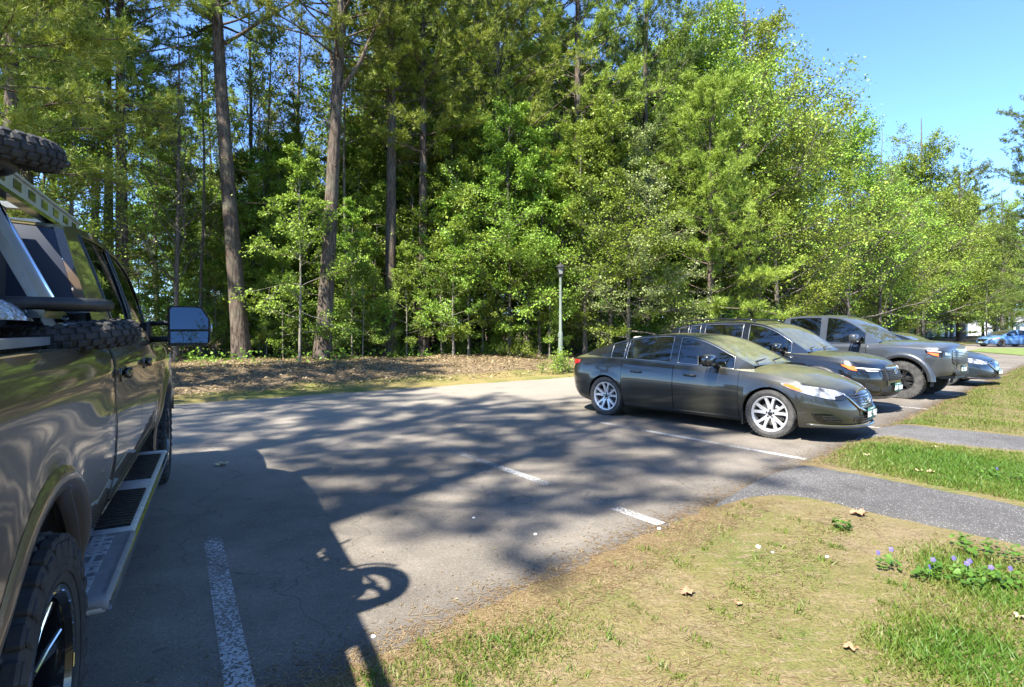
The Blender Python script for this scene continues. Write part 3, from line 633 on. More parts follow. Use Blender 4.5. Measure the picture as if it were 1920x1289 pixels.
def car_glass(name, tint=(.12, .15, .14), dust=.5, amt=.55):
    g = NT(name); P = g.obj(); N = g.n('NewGeometry').outputs['Normal']; sx = g.n('SeparateXYZ'); g.l(N, sx.inputs[0])
    a = g.noise(P, 6, 5, .7); f = g.noise(P, 220, 2, .7)
    tr = g.n('BsdfTransparent'); tr.inputs['Color'].default_value = (*tint, 1); gl = g.n('BsdfGlossy'); gl.inputs['Roughness'].default_value = .02
    fr = g.n('Fresnel'); fr.inputs['IOR'].default_value = 1.55; m1 = g.n('MixShader'); g.l(g.math('ADD', fr.outputs[0], .05, True), m1.inputs[0]); g.l(tr.outputs[0], m1.inputs[1]); g.l(gl.outputs[0], m1.inputs[2])
    df = g.n('BsdfDiffuse'); df.inputs['Color'].default_value = (.31, .31, .18, 1)
    k = g.math('MULTIPLY', g.ramp(sx.outputs['Z'], [(.30, .02), (.80, 1.0)]), g.math('MULTIPLY', g.math('ADD', a, .1), g.math('ADD', f, .35)), True); k = g.math('MULTIPLY', k, dust, True)
    m2 = g.n('MixShader'); g.l(k, m2.inputs[0]); g.l(m1.outputs[0], m2.inputs[1]); g.l(df.outputs[0], m2.inputs[2])
    g.l(m2.outputs[0], g.t.nodes['Material Output'].inputs[0]); return g.m
M_blackpaint = car_paint('dusty_black_paint', (.016, .016, .011), .15, .32, .62)
M_blackpaint2 = car_paint('black_paint', (.007, .008, .009), .2, .25, .5, streak=False)
M_greypaint = car_paint('slate_grey_paint', (.036, .041, .046), .15, .35, .25)
M_navypaint = car_paint('dark_blue_paint', (.016, .028, .044), .4, .28, .3)
M_bluepaint = car_paint('blue_paint', (.10, .22, .44), .3, .28, .1, streak=False)
M_bronze = car_paint('dark_bronze_paint', (.125, .085, .050), .45, .36, .5)
M_glass = car_glass('dark_window_glass', (.34, .38, .34), .3)
M_wind = car_glass('dusty_windscreen_glass', (.20, .25, .27), .62)
M_wind3 = car_glass('filmed_windscreen_glass', (.16, .21, .24), .45)
M_satin = mat('satin_window_strip', (.32, .32, .32), .3, .9)
M_wind2 = car_glass('clean_windscreen_glass', (.12, .17, .22), .25)
M_blk = mat('black_plastic', (.014, .014, .014), .5, noise=(20, (.03, .03, .028)))
M_trim = mat('gloss_black_trim', (.01, .01, .01), .2, coat=.5)
M_chrome = mat('chrome', (.72, .73, .74), .12, 1.0)
M_alu = mat('silver_alloy', (.60, .60, .605), .4, .55, noise=(9, (.46, .455, .44)))
M_darkrim = mat('dark_alloy', (.06, .06, .062), .3, .7)
M_tyre = mat('dusty_tyre_rubber', (.030, .029, .028), .85, noise=(9, (.075, .072, .066)))
M_tyrek = mat('black_tyre_rubber', (.016, .016, .016), .8, noise=(14, (.035, .034, .032)), bump=(60, .3, .004))
M_disc = mat('brake_disc', (.22, .21, .20), .4, .8)
M_in = mat('dark_cabin', (.022, .021, .02), .85)
M_seat = mat('grey_seat_cloth', (.055, .053, .05), .9)
M_tan = mat('pale_seat_cover', (.45, .42, .32), .9)
M_lamp = mat('headlamp_lens', (.46, .47, .48), .10, .35, coat=1, noise=(10, (.05, .05, .055)))
M_amber = mat('amber_reflector', (.75, .13, .015), .2, coat=.6)
M_red = mat('red_lamp_lens', (.50, .012, .014), .15, coat=.8)
M_plate = mat('green_number_plate', (.045, .16, .11), .45)
M_white = mat('white_enamel', (.75, .76, .74), .4)

_PC = {}
def pch(x, tab):                                             # smooth (monotone cubic) table lookup
    c = _PC.get(id(tab))
    if c is None:
        xs = [float(t[0]) for t in tab]; ys = [float(t[1]) for t in tab]; n = len(xs); d = [(ys[i+1]-ys[i])/(xs[i+1]-xs[i]) for i in range(n-1)]
        m = [d[0]]+[0 if d[i-1]*d[i] <= 0 else 2*d[i-1]*d[i]/(d[i-1]+d[i]) for i in range(1, n-1)]+[d[-1]]
        c = _PC[id(tab)] = (xs, ys, m, tab)
    xs, ys, m, _ = c
    if x <= xs[0]: return ys[0]
    if x >= xs[-1]: return ys[-1]
    i = bisect.bisect_right(xs, x)-1; h = xs[i+1]-xs[i]; t = (x-xs[i])/h; t2 = t*t; t3 = t2*t
    return (2*t3-3*t2+1)*ys[i]+(t3-2*t2+t)*h*m[i]+(-2*t3+3*t2)*ys[i+1]+(t3-t2)*h*m[i+1]
class Body:
    """lofted car shell. x runs from the tail (0) to the nose (L); centred on the axles' middle by self.x0"""
    def __init__(s, L, hw, ra, fa, ar, wr, zb, zs, zc, plan, lean_f, lean_r, prof, nose=.5, tail=.4, cap=.97, flare=.012):
        s.L, s.hw, s.ra, s.fa, s.ar, s.wr = L, hw, ra, fa, ar, wr; s.zbT, s.zsT, s.zcT, s.planT = zb, zs, zc, plan
        s.lf, s.lr, s.prof, s.nose, s.tail, s.cap, s.flare = lean_f, lean_r, prof, nose, tail, cap, flare; s.x0 = (ra+fa)/2; s.cc = {}
    def W(s, x):
        x = float(x); w = s.hw*pch(x, s.planT); n = 2.3
        k = min(max((x-(s.L-s.nose))/s.nose, 0), s.cap); w = w*(1-k**n)**(1/n)
        k = min(max((s.tail-x)/s.tail, 0), s.cap); return w*(1-k**n)**(1/n)
    def zb(s, x): return pch(x, s.zbT)
    def zs(s, x): return pch(x, s.zsT)
    def zc(s, x): return pch(x, s.zcT)
    def pt(s, x, z, side=1):                                  # point of the side skin at station x, height z
        b, t = s.zb(x), s.zs(x); u = min(max((z-b)/(t-b), 0), 1); w0 = s.W(x); y = w0*pch(u, s.prof)
        for a in (s.ra, s.fa):
            d = math.hypot(float(x)-a, float(z)-s.wr); y += s.flare*math.exp(-((d-s.ar)/.07)**2)*(1 if w0 > .7*s.hw else 0)
        xx = float(x)
        k = max(0, (xx-(s.L-s.nose*1.6))/(s.nose*1.6)); xx -= float(pch(z, s.lf))*k**1.6
        k = max(0, (s.tail*1.6-float(x))/(s.tail*1.6)); xx += float(pch(z, s.lr))*k**1.6
        return (xx-s.x0, side*float(y), float(z))
    def zlow(s, x):
        z = float(s.zb(x))
        for a in (s.ra, s.fa):
            if abs(x-a) < s.ar: z = max(z, s.wr+math.sqrt(s.ar**2-(x-a)**2))
        return z
    def stations(s, extra=()):
        X = set(np.round(np.linspace(s.tail, s.L-s.nose, 30), 4)); 
        for k in range(13): X.add(round(s.L-s.nose+s.nose*(1-(1-k/12)**2), 4)); X.add(round(s.tail*(1-k/12)**2, 4))
        for a in (s.ra, s.fa):
            X = {x for x in X if abs(x-a) > s.ar+.02}
            for k in range(19): X.add(round(a-s.ar*math.cos(math.pi*k/18), 4))
            X.add(round(a-s.ar-.005, 4)); X.add(round(a+s.ar+.005, 4))
        for e in extra:
            X = {x for x in X if abs(x-e) > .018} | {round(e, 4)}
        return sorted(X)
    def build(s, root, paint, doors=(), nv=11, pieces=True):
        X = s.stations([d for dd in doors for d in dd]); q = MB(); dm = {}
        cols = []
        for x in X:
            z0, z1 = s.zlow(x), float(s.zs(x)); z0 = min(z0, z1-.04); col = [s.pt(x, z0+(z1-z0)*k/nv) for k in range(nv+1)]
            e = col[-1]; zc = float(s.zc(x)); deck = []
            for k in range(1, 7):
                f = k/6; deck.append((e[0]+(.05*f*(2-f) if x > s.L-.3 else 0)*0, e[1]*(1-f), z1+(zc-z1)*(1-(1-f)**2.2)))
            low = [(col[0][0], max(col[0][1]-.13, .05), col[0][2]+.012)] if True else []
            cols.append((low+col+deck))
        m = len(cols[0])
        for side in (1, -1):
            for i in range(len(X)-1):
                for j in range(m-1):
                    P = [cols[i][j], cols[i+1][j], cols[i+1][j+1], cols[i][j+1]]; P = [(p[0], p[1]*side, p[2]) for p in P]
                    if side == 1: P = P[::-1]
                    tgt = q
                    if 1 <= j < nv:
                        for di, (a, b) in enumerate(doors):
                            if X[i] >= a-.001 and X[i+1] <= b+.001: tgt = dm.setdefault((di, side), MB())
                    tgt.add(P, [(0, 1, 2, 3)])
        for i in (0, len(X)-1):                                # nose and tail ends
            c = cols[i][1:nv+1]; bul = .02*(1 if i else -1)
            rows = [[(p[0]+bul*(1-(k/4)**2), p[1]*k/4, p[2]) for k in range(-4, 5)] for p in c]
            q.grid(rows, flip=(i == 0))
            dk = cols[i][nv+1:]; rows = [[(p[0], p[1]*k/4, p[2]) for k in range(-4, 5)] for p in [c[-1]]+dk[:-1]]; q.grid(rows, flip=(i == 0))
        b = s.weld(q).build('body', paint, root, 32)
        for (di, side), mb in dm.items():
            a, bb = doors[di]
            for xe in (a, bb):                                 # the shut lines round the door
                z0, z1 = s.zlow(xe), float(s.zs(xe)); rows = [[tuple(np.array(s.pt(xe+o, z0+(z1-z0)*k/14, side))+np.array([0, side*.0025, 0])) for o in (-.005, .005)] for k in range(15)]
                mb.grid(rows, 1, flip=(side == 1))
            d = s.weld(mb).build('door', [paint, M_trim], root, 32); dm[(di, side)] = d
        for a in (s.ra, s.fa):                                 # wheel wells
            for side in (1, -1):
                q = MB(); rows = []
                for k in range(17):
                    t = math.pi*(-.08+1.16*k/16); rows.append([(a-s.x0-math.cos(t)*(s.ar+.004), side*y, s.wr+math.sin(t)*(s.ar+.004)) for y in (float(s.W(a))-.10, s.hw-.36)])
                q.grid(rows, flip=(side == -1))
                rows = [[(a-s.x0-math.cos(math.pi*k/16)*s.ar*f, side*(s.hw-.36), s.wr+math.sin(math.pi*k/16)*s.ar*f) for k in range(17)] for f in (1, .02)]; q.grid(rows); q.build('wheel_well', M_in, root)
        q = MB(); q.box((s.L/2-s.x0, 0, float(s.zb(s.L/2))+.05), (s.L-1.5, s.hw*1.5, .06)); q.build('underbody', M_in, root)
        return b, dm
    def weld(s, mb):
        key = {}; V = []; mp = []
        for v in mb.v:
            k = (round(v[0], 4), round(v[1], 4), round(v[2], 4))
            if k not in key: key[k] = len(V); V.append(v)
            mp.append(key[k])
        nf = []; nm = []; ns = []
        for f, m, sm in zip(mb.f, mb.m, mb.sm):
            g = []
            for i in f:
                if mp[i] not in g: g.append(mp[i])
            if len(g) >= 3: nf.append(tuple(g)); nm.append(m); ns.append(sm)
        mb.v, mb.f, mb.m, mb.sm = V, nf, nm, ns; return mb
    # --- patches that follow the skin. s = distance along the plan contour from the nose (or tail) centre
    def contour(s, z, end):
        key = (round(float(z), 4), end)
        if key in s.cc: return s.cc[key]
        X = np.concatenate([np.linspace(s.L*.55, s.L-s.nose, 30), s.L-s.nose+s.nose*(1-(1-np.linspace(0, 1, 26))**2)])
        if end == 'r': X = np.concatenate([np.linspace(s.L*.45, s.tail, 30), s.tail*(1-np.linspace(0, 1, 26))**2])
        P = np.array([s.pt(x, z)[:2] for x in X])[::-1]; c = np.linspace(0, 1, 6)[:-1]
        bul = .02 if end == 'f' else -.02; P = np.concatenate([np.stack([P[0, 0]+bul*(1-c**2), P[0, 1]*c], 1), P])
        d = np.concatenate([[0], np.cumsum(np.linalg.norm(np.diff(P, axis=0), axis=1))]); s.cc[key] = (d, P); return d, P
    def patch(s, mb, tab, end='f', side=1, off=.006, mat=0, n=18, m=8, both=False):
        """tab: (s, z_low, z_high) outline; lays a thin shell over the skin"""
        ss = np.linspace(tab[0][0], tab[-1][0], n+1); lo = np.interp(ss, [t[0] for t in tab], [t[1] for t in tab]); hi = np.interp(ss, [t[0] for t in tab], [t[2] for t in tab])
        zmin, zmax = lo.min(), hi.max(); zz = np.linspace(zmin, zmax, 14); CT = [s.contour(z, end) for z in zz]
        def P(u, z, o):
            k = np.clip((z-zmin)/(zmax-zmin+1e-9)*13, 0, 12.999); i = int(k); f = k-i; su = abs(u); r = []
            for w, c in ((1-f, CT[i]), (f, CT[i+1])):
                r.append(w*np.array([np.interp(su, c[0], c[1][:, 0]), np.interp(su, c[0], c[1][:, 1])]))
            p = r[0]+r[1]; r = []
            for w, c in ((1-f, CT[i]), (f, CT[i+1])): r.append(w*np.array([np.interp(su+.02, c[0], c[1][:, 0]), np.interp(su+.02, c[0], c[1][:, 1])]))
            t = nrm((r[0]+r[1])-p); nn = np.array([t[1], -t[0]])*(1 if end == 'f' else -1)
            if np.dot(nn, (p-np.array([0, 0]))) < 0: nn = -nn
            p = p+nn*o; return (p[0], p[1]*(1 if u >= 0 else -1)*side, z)
        rows = [[P(u, a+(b-a)*j/m, off) for j in range(m+1)] for u, a, b in zip(ss, lo, hi)]
        mb.grid(rows, mat, flip=(side == 1) != (end == 'r'))
        rim = [r[0] for r in rows]+[p for p in rows[-1][1:]]+[r[-1] for r in rows[::-1][1:]]+[p for p in rows[0][::-1][1:]]
        cen = np.mean([np.array(p) for r in rows for p in r], axis=0)
        inn = [(p[0]*.985+.0, p[1]*.985, p[2]+(cen[2]-p[2])*.04) for p in rim]; mb.grid([rim, inn], mat)
        return mb
    def side_patch(s, mb, tab, side=1, off=.005, mat=0, n=16, m=5):   # tab: (x, z_low, z_high)
        X = np.linspace(tab[0][0], tab[-1][0], n+1); lo = np.interp(X, [t[0] for t in tab], [t[1] for t in tab]); hi = np.interp(X, [t[0] for t in tab], [t[2] for t in tab])
        rows = []
        for x, a, b in zip(X, lo, hi):
            row = [np.array(s.pt(x, a+(b-a)*j/m, side))+np.array([0, side*off, 0]) for j in range(m+1)]; row = [row[0]-np.array([0, side*(off+.01), 0])]+row+[row[-1]-np.array([0, side*(off+.01), 0])]; rows.append([tuple(p) for p in row])
        mb.grid(rows, mat, flip=(side == 1)); return mb

def greenhouse(bd, root, paint, glass, wind, zr, wb, wr, H, xw, xroof, panes, belt=None, rearglass=True, interior=True, frame=M_trim, inset=.006, seats=(), pale=None, rear_m=None):
    """cabin above the belt. zr: roof line table; wb/wr half widths at belt and roof; panes: (x0, x1) side windows, xw windscreen (x0, x1), xroof rear glass (x0, x1)"""
    X0, X1 = zr[0][0], zr[-1][0]; X = set(np.round(np.linspace(X0, X1, 44), 4))
    for e in [v for p in panes for v in p]+list(xw)+list(xroof):
        X = {x for x in X if abs(x-e) > .02} | {round(e, 4)}
    X = sorted(X); TL = [0, .07, .3, .55, .78, .93, 1.0]; WL = [0, .05, .16, .4, .7, 1.0]
    bz = belt or (lambda x: float(bd.zs(x)))
    def side_pt(x, t):
        b = bz(x)-.005; top = float(pch(x, zr)); e = b+(top-b)*.95; z = b+(e-b)*t; k = (z-b)/(H-b); w0 = float(pch(x, wb)); w1 = float(pch(x, wr))
        return np.array([x-bd.x0, w0+(w1-w0)*k**1.25, z])
    def roof_pt(x, w):
        e = side_pt(x, 1.0); top = float(pch(x, zr)); return np.array([e[0], e[1]*(1-w), e[2]+(top-e[2])*(1-(1-w)**2.4)])
    q = MB(); frs = []; gl = {}; wins = {}
    for side in (1, -1):
        S = np.array([1, side, 1])
        for i in range(len(X)-1):
            a, b = X[i], X[i+1]
            for j in range(len(TL)-1):
                P = [side_pt(a, TL[j]), side_pt(b, TL[j]), side_pt(b, TL[j+1]), side_pt(a, TL[j+1])]
                pane = next((k for k, (u, v) in enumerate(panes) if a >= u-.001 and b <= v+.001), None) if 1 <= j <= 4 else None
                tgt = q if pane is None else gl.setdefault(('window', pane, side), MB())
                if pane is not None: P = [p-np.array([0, inset, 0]) for p in P]
                P = [tuple(p*S) for p in P]; tgt.add(P if side == -1 else P[::-1], [(0, 1, 2, 3)])
            for j in range(len(WL)-1):
                P = [roof_pt(a, WL[j]), roof_pt(b, WL[j]), roof_pt(b, WL[j+1]), roof_pt(a, WL[j+1])]
                kind = None
                if j >= 1 and a >= xw[0]-.001 and b <= xw[1]+.001: kind = ('windscreen', 0, 0)
                if rearglass and j >= 1 and a >= xroof[0]-.001 and b <= xroof[1]+.001: kind = ('rear_window', 0, 0)
                tgt = q if kind is None else gl.setdefault(kind, MB())
                if kind: P = [p-np.array([0, 0, inset]) for p in P]
                P = [tuple(p*S) for p in P]; tgt.add(P if side == -1 else P[::-1], [(0, 1, 2, 3)])
        for k, (u, v) in enumerate(panes):                      # bright or black strip round each pane
            xs = [x for x in X if u-.001 <= x <= v+.001]
            ring = [side_pt(x, TL[1]) for x in xs]+[side_pt(xs[-1], t) for t in TL[2:6]]+[side_pt(x, TL[5]) for x in xs[::-1][1:]]+[side_pt(xs[0], t) for t in TL[4:1:-1]]
            fr = MB(); fr.tube([tuple((p+np.array([0, .002, 0]))*S) for p in ring], .007, 5, 0, closed=True); frs.append(((k, side), fr))
    bd.weld(q).build('cabin', paint, root, 40)
    for (nm, k, sd_), mb in gl.items():
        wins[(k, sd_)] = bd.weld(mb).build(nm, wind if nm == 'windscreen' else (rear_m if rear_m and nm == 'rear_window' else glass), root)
    for key, fr in frs: fr.build('trim', frame, wins[key])
    if interior:
        zb_ = float(bd.zs((X0+X1)/2)); q = MB(); q.box(((X0+X1)/2-bd.x0, 0, zb_-.42), ((X1-X0)*.94, bd.hw*1.6, .05)); x = xw[1]-.42
        q.rbox((x-bd.x0, 0, zb_-.10), (.45, bd.hw*1.5, .2), .06); q.build('dashboard', M_in, root)
        for (sx_, big) in seats:
            for sy in (-.36, .36):
                st = MB(); st.rbox((sx_-bd.x0, sy, zb_-.06), (.16, .46, .62), .06); st.rbox((sx_+.24-bd.x0, sy, zb_-.34), (.5, .48, .14), .05); st.rbox((sx_-.05-bd.x0, sy, zb_+.34), (.09, .24, .16), .04); st.build('seat', pale if (pale and big) else M_seat, root)
        w = MB(); w.lathe([(.175+.014*math.cos(t), .014*math.sin(t)) for t in np.linspace(0, 6.283, 9)], 20, 0, Matrix.Translation((xw[1]-.78-bd.x0, .36, zb_-.02)) @ Matrix.Rotation(R(-65), 4, 'Y')); w.build('steering_wheel', M_in, root)
    return side_pt, roof_pt
def mirror(root, p, side, paint, s=1.0, arm=.10):
    q = MB(); q.rbox((p[0]-.02, p[1]+side*(arm+.10*s), p[2]+.10*s), (.13*s, .22*s, .145*s), .05*s, 4); q.add([(p[0]+.04, p[1]-side*.02, p[2]-.005), (p[0]-.05, p[1]-side*.02, p[2]-.005), (p[0]-.04, p[1]+side*arm, p[2]+.05*s), (p[0]+.02, p[1]+side*arm, p[2]+.05*s), (p[0]+.04, p[1]-side*.02, p[2]+.035), (p[0]-.05, p[1]-side*.02, p[2]+.035), (p[0]-.04, p[1]+side*arm, p[2]+.09*s), (p[0]+.02, p[1]+side*arm, p[2]+.09*s)], [(0, 1, 2, 3), (4, 7, 6, 5), (0, 3, 7, 4), (1, 5, 6, 2)], 1)
    q.box((p[0]-.088*s-.02, p[1]+side*(arm+.10*s), p[2]+.10*s), (.006, .18*s, .11*s), 2)
    return q.build('mirror', [paint, M_blk, M_chrome], root)
def wheel(root, loc, r, w, side, style, rim_m=M_alu, tyre_m=M_tyre, rim_r=None, knob=False):
    """wheel centred at loc, outer face towards side*y. parts: tyre, rim, disc"""
    rr = rim_r or r*.70; h = empty('wheel', loc, 0, root)
    q = MB(); k = w/2
    prof = [(rr-.004, -k*.72), (rr+.012, -k*.93), (rr+(r-rr)*.45, -k*1.02), (r*.955, -k*.95), (r*.985, -k*.80)]
    for g in (-.42, -.14, .14, .42): prof += [(r, k*(g-.12)), (r, k*(g-.035)), (r-.009, k*(g-.03)), (r-.009, k*(g+.03)), (r, k*(g+.035))]
    prof += [(r, k*.62), (r*.985, k*.80), (r*.955, k*.95), (rr+(r-rr)*.45, k*1.02), (rr+.012, k*.93), (rr-.004, k*.72)]
    q.lathe([(a, b*side) for a, b in prof], 56, 0, None, 'Y')
    nb = 44
    for i in range(nb):                                          # shoulder blocks
        a = 2*math.pi*i/nb
        for sd_ in ((1, -1) if knob else (1,)):
            M = Matrix.Rotation(a, 4, 'Y') @ Matrix.Translation((0, sd_*side*k*(.80 if knob else .86), r*.985-.004)); q.box((0, 0, 0), (r*6.283/nb*.55, k*(.36 if knob else .16), .022 if knob else .008), 0, M)
            if knob:
                M = Matrix.Rotation(a+.07, 4, 'Y') @ Matrix.Translation((0, sd_*side*k*.28, r)); q.box((0, 0, 0), (r*6.283/nb*.6, k*.42, .014), 0, M, rz=.3*sd_)
    q.build('tyre', tyre_m, h, 30)
    q = MB(); fk = k*.80*side
    q.lathe([(rr*.90, fk*.2), (rr*.905, fk*.92), (rr*.95, fk*1.06), (rr+.004, fk*1.08), (rr+.004, fk*.8), (rr, -fk*.9), (rr*.88, -fk*.9)], 48, 0, None, 'Y')
    q.lathe([(0, fk*.80), (rr*.10, fk*.80), (rr*.13, fk*.74)], 20, 1, None, 'Y')
    q.lathe([(rr*.13, fk*.72), (rr*.24, fk*.70), (rr*.28, fk*.5)], 28, 0, None, 'Y')
    ns = style[0]
    for i in range(ns):
        a0 = 2*math.pi*i/ns+style[3]
        for da in ((-style[1], style[1]) if style[1] else (0,)):
            aa, ab = a0+da*.55, a0+da; wd0, wd1 = style[2]*rr, style[2]*rr*.80; P = []
            for (f, ang, hh, wd) in ((.20, aa, .70, wd0), (.45, aa*.6+ab*.4, .80, wd0*.9), (.75, aa*.2+ab*.8, .93, wd1*.9), (.93, ab, .98, wd1*1.15)):
                c = np.array([math.cos(ang), 0, math.sin(ang)])*rr*f; t = np.array([-math.sin(ang), 0, math.cos(ang)]); y = np.array([0, fk*hh, 0]); yd = np.array([0, -.028*side, 0])
                P.append([tuple(c+t*wd*.5+y+yd), tuple(c+t*wd*.38+y), tuple(c-t*wd*.38+y), tuple(c-t*wd*.5+y+yd)])
            q.grid(P, 0, True, flip=(side == -1))
    for i in range(5):
        a = 2*math.pi*i/5+.3; q.lathe([(0, .010*side), (.011, .010*side), (.013, 0)], 8, 1, Matrix.Translation((math.cos(a)*rr*.20, fk*.70, math.sin(a)*rr*.20)), 'Y')
    q.build('rim', [rim_m, M_trim], h, 40)
    q = MB(); q.lathe([(rr*.25, fk*.15), (rr*.68, fk*.15), (rr*.68, fk*.05), (rr*.25, 0)], 36, 0, None, 'Y'); q.box((rr*.5, fk*.2, .0), (.12, .07, .16), 1); q.lathe([(0, -fk*.3), (rr*.9, -fk*.3)], 30, 1, None, 'Y'); q.build('brake_disc', [M_disc, M_in], h)
    return h
def handle(root, bd, x, z, side, m):
    p = bd.pt(x, z, side); q = MB(); q.tube([(p[0]-.105, p[1]+side*.002, p[2]), (p[0]-.08, p[1]+side*.034, p[2]+.004), (p[0], p[1]+side*.042, p[2]+.006), (p[0]+.08, p[1]+side*.034, p[2]+.004), (p[0]+.105, p[1]+side*.002, p[2])], [.012, .016, .018, .016, .012], 8)
    q.build('handle', m, root)
def glyphs(mb, txt, M, h, mat=0, th=.004):
    """block lettering on a 3 x 5 grid"""
    FONT = {'7': '111001010010010', '4': '101101111001001', 'K': '101101110101101', 'H': '101101111101101', '2': '111001111100111', '8': '111101111101111', 'C': '111100100100111', 'R': '110101110101101', '1': '010110010010111', '5': '111100111001111', '3': '111001111001111', '9': '111101111001111', 'B': '110101110101110', 'T': '111010010010010', 'V': '101101101101010', 'E': '111100111100111', 'M': '101111111101101', 'O': '111101101101111', 'N': '111101101101101', 'D': '110101101101110', 'U': '101101101101111', 'S': '111100111001111', 'Y': '101101010010010', 'P': '111101111100100', 'F': '111100110100100', '6': '111100111101111', '0': '111101101101111', 'G': '111100101101111', 'A': '010101111101101', 'J': '001001001101111', 'I': '111010010010111', 'L': '100100100100111', 'X': '101101010101101', ' ': '0'*15}
    u = h/5; x = -(len(txt)*4-1)*u/2
    for ch in txt:
        for i, b in enumerate(FONT[ch]):
            if b == '1': mb.box((x+(i % 3+.5)*u, 0, h/2-(i//3+.5)*u), (u*1.0, th, u*1.0), mat, M)
        x += 4*u
def number_plate(root, p, nrm_yaw, txt):
    M = Matrix.Translation(p) @ Matrix.Rotation(nrm_yaw, 4, 'Z')    # local -Y faces out
    q = MB(); q.rbox((0, 0, 0), (.305, .012, .155), .005, 2, 0, M); glyphs(q, txt, M @ Matrix.Translation((0, -.0075, -.005)), .075, 1); q.box((0, -.0075, .062), (.14, .003, .012), 1, M); q.build('number_plate', [M_plate, M_white], root)
SIDE = [(0, .90), (.12, .955), (.35, .985), (.55, 1.0), (.72, .992), (.88, .968), (1.0, .915)]
def surf_x(bd, y, z, end='f'):
    d, P = bd.contour(z, end); return float(np.interp(abs(y), P[:, 1], P[:, 0]))
# --- the four parked cars and the far one
def sedan(paint, wind, style, rim_m, kind):
    root = empty('sedan')
    bd = Body(4.87, .92, 1.08, 3.91, .375, .338,
        [(0, .40), (.35, .28), (.9, .20), (3.9, .185), (4.5, .20), (4.87, .23)],
        [(0, .93), (.3, .985), (.9, 1.005), (1.6, .985), (2.6, .945), (3.2, .925), (3.7, .90), (4.2, .83), (4.6, .735), (4.87, .64)],
        [(0, 1.0), (.3, 1.075), (.8, 1.10), (1.6, 1.02), (2.6, .98), (3.25, 1.0), (3.7, .985), (4.2, .925), (4.6, .83), (4.87, .70)],
        [(0, .93), (.5, .975), (1.2, 1.0), (2.4, .985), (3.6, 1.0), (4.2, .995), (4.87, .95)],
        [(.2, .035), (.33, .0), (.5, .02), (.62, .06), (.72, .14), (.95, .3)], [(.2, .2), (.45, .03), (.7, .0), (.85, .04), (1.0, .02), (1.1, .05)], SIDE, .62, .55)
    doors = ((1.42, 2.40), (2.40, 3.47)); b, dm = bd.build(root, paint, doors)
    zr = [(.50, 1.085), (.9, 1.215), (1.35, 1.345), (1.8, 1.425), (2.2, 1.452), (2.55, 1.435), (2.85, 1.37), (3.3, 1.155), (3.62, .985)]
    wb = [(.5, .66), (1.0, .78), (1.8, .835), (2.8, .83), (3.3, .80), (3.62, .70)]; wr = [(.5, .5), (1.5, .60), (2.4, .64), (3.62, .60)]
    sp, rp = greenhouse(bd, root, paint, M_glass, wind, zr, wb, wr, 1.45, (2.66, 3.58), (.58, 1.40), ((1.13, 1.42), (1.47, 2.32), (2.46, 3.36)) if kind == 'a' else ((1.10, 1.46), (1.50, 2.32), (2.46, 3.34)), frame=M_satin if kind == 'a' else M_trim, seats=((1.45, True), (2.4, False)), pale=M_tan if kind == 'a' else None)
    for (di, side), d in dm.items(): handle(d, bd, (1.72, 2.70)[di], .80, side, paint)
    for side in (1, -1): mirror(root, bd.pt(3.12, .93, side), side, M_blackpaint2 if kind == 'a' else paint, 1.22)
    for side in (1, -1):
        for x in (bd.ra, bd.fa): wheel(root, (x-bd.x0, side*.80, .338), .338, .225, side, style, rim_m, rim_r=.245 if kind == 'a' else .215)
    for side in (1, -1):
        if kind == 'a':
            q = MB(); bd.patch(q, [(.50, .625, .655), (.60, .585, .70), (.78, .59, .735), (.98, .635, .762), (1.16, .695, .775), (1.24, .75, .778)], 'f', side, .008, 0, 22); q.build('headlight', M_lamp, root)
            q = MB(); bd.patch(q, [(1.05, .675, .752), (1.15, .705, .768), (1.22, .75, .770)], 'f', side, .013, 0); q.build('side_marker', M_amber, root)
            q = MB(); bd.patch(q, [(.52, .60, .65), (.60, .575, .635), (.70, .578, .62)], 'f', side, .013, 0); q.build('lamp_bezel', M_trim, root)
            q = MB(); bd.patch(q, [(.62, .275, .30), (.75, .28, .375), (.90, .30, .395), (.98, .34, .40)], 'f', side, .006, 0, 16)
            for k in range(3): bd.patch(q, [(.66+.04*k, .295+.03*k, .305+.03*k), (.90, .30+.03*k, .31+.03*k)], 'f', side, .012, 1)
            q.build('fog_light_grille', [M_trim, M_blk], root)
            q = MB(); bd.patch(q, [(.58, .268, .28), (.80, .272, .29), (.97, .32, .345), (1.02, .375, .405)], 'f', side, .014, 0); bd.patch(q, [(.78, .385, .395), (.9, .395, .41), (1.02, .392, .41)], 'f', side, .014, 0); q.build('fog_light_trim', M_blackpaint2, root)
            q = MB(); bd.patch(q, [(.42, .80, .93), (.60, .82, .94), (.86, .86, .955), (1.02, .90, .95)], 'r', side, .012); q.build('tail_light', M_red, root)
        else:
            q = MB(); bd.patch(q, [(.52, .60, .66), (.70, .585, .72), (.95, .62, .76), (1.15, .68, .79), (1.25, .75, .795)], 'f', side, .01, 0, 22); q.build('headlight', M_lamp, root)
            q = MB(); bd.patch(q, [(1.06, .67, .745), (1.16, .70, .765), (1.22, .74, .77)], 'f', side, .015, 0); q.build('side_marker', M_amber, root)
            q = MB(); bd.patch(q, [(.42, .78, .92), (.86, .84, .95), (1.0, .9, .95)], 'r', side, .012); q.build('tail_light', M_red, root)
            q = MB(); bd.patch(q, [(.60, .30, .36), (.85, .31, .38)], 'f', side, .008); q.build('fog_light_grille', M_blk, root)
    q = MB(); bd.patch(q, [(-.46, .60, .655), (-.38, .50, .665), (-.25, .43, .675), (0, .405, .68), (.25, .43, .675), (.38, .50, .665), (.46, .60, .655)], 'f', 1, .004, 0, 24); q.build('grille', M_trim, root)
    q = MB()
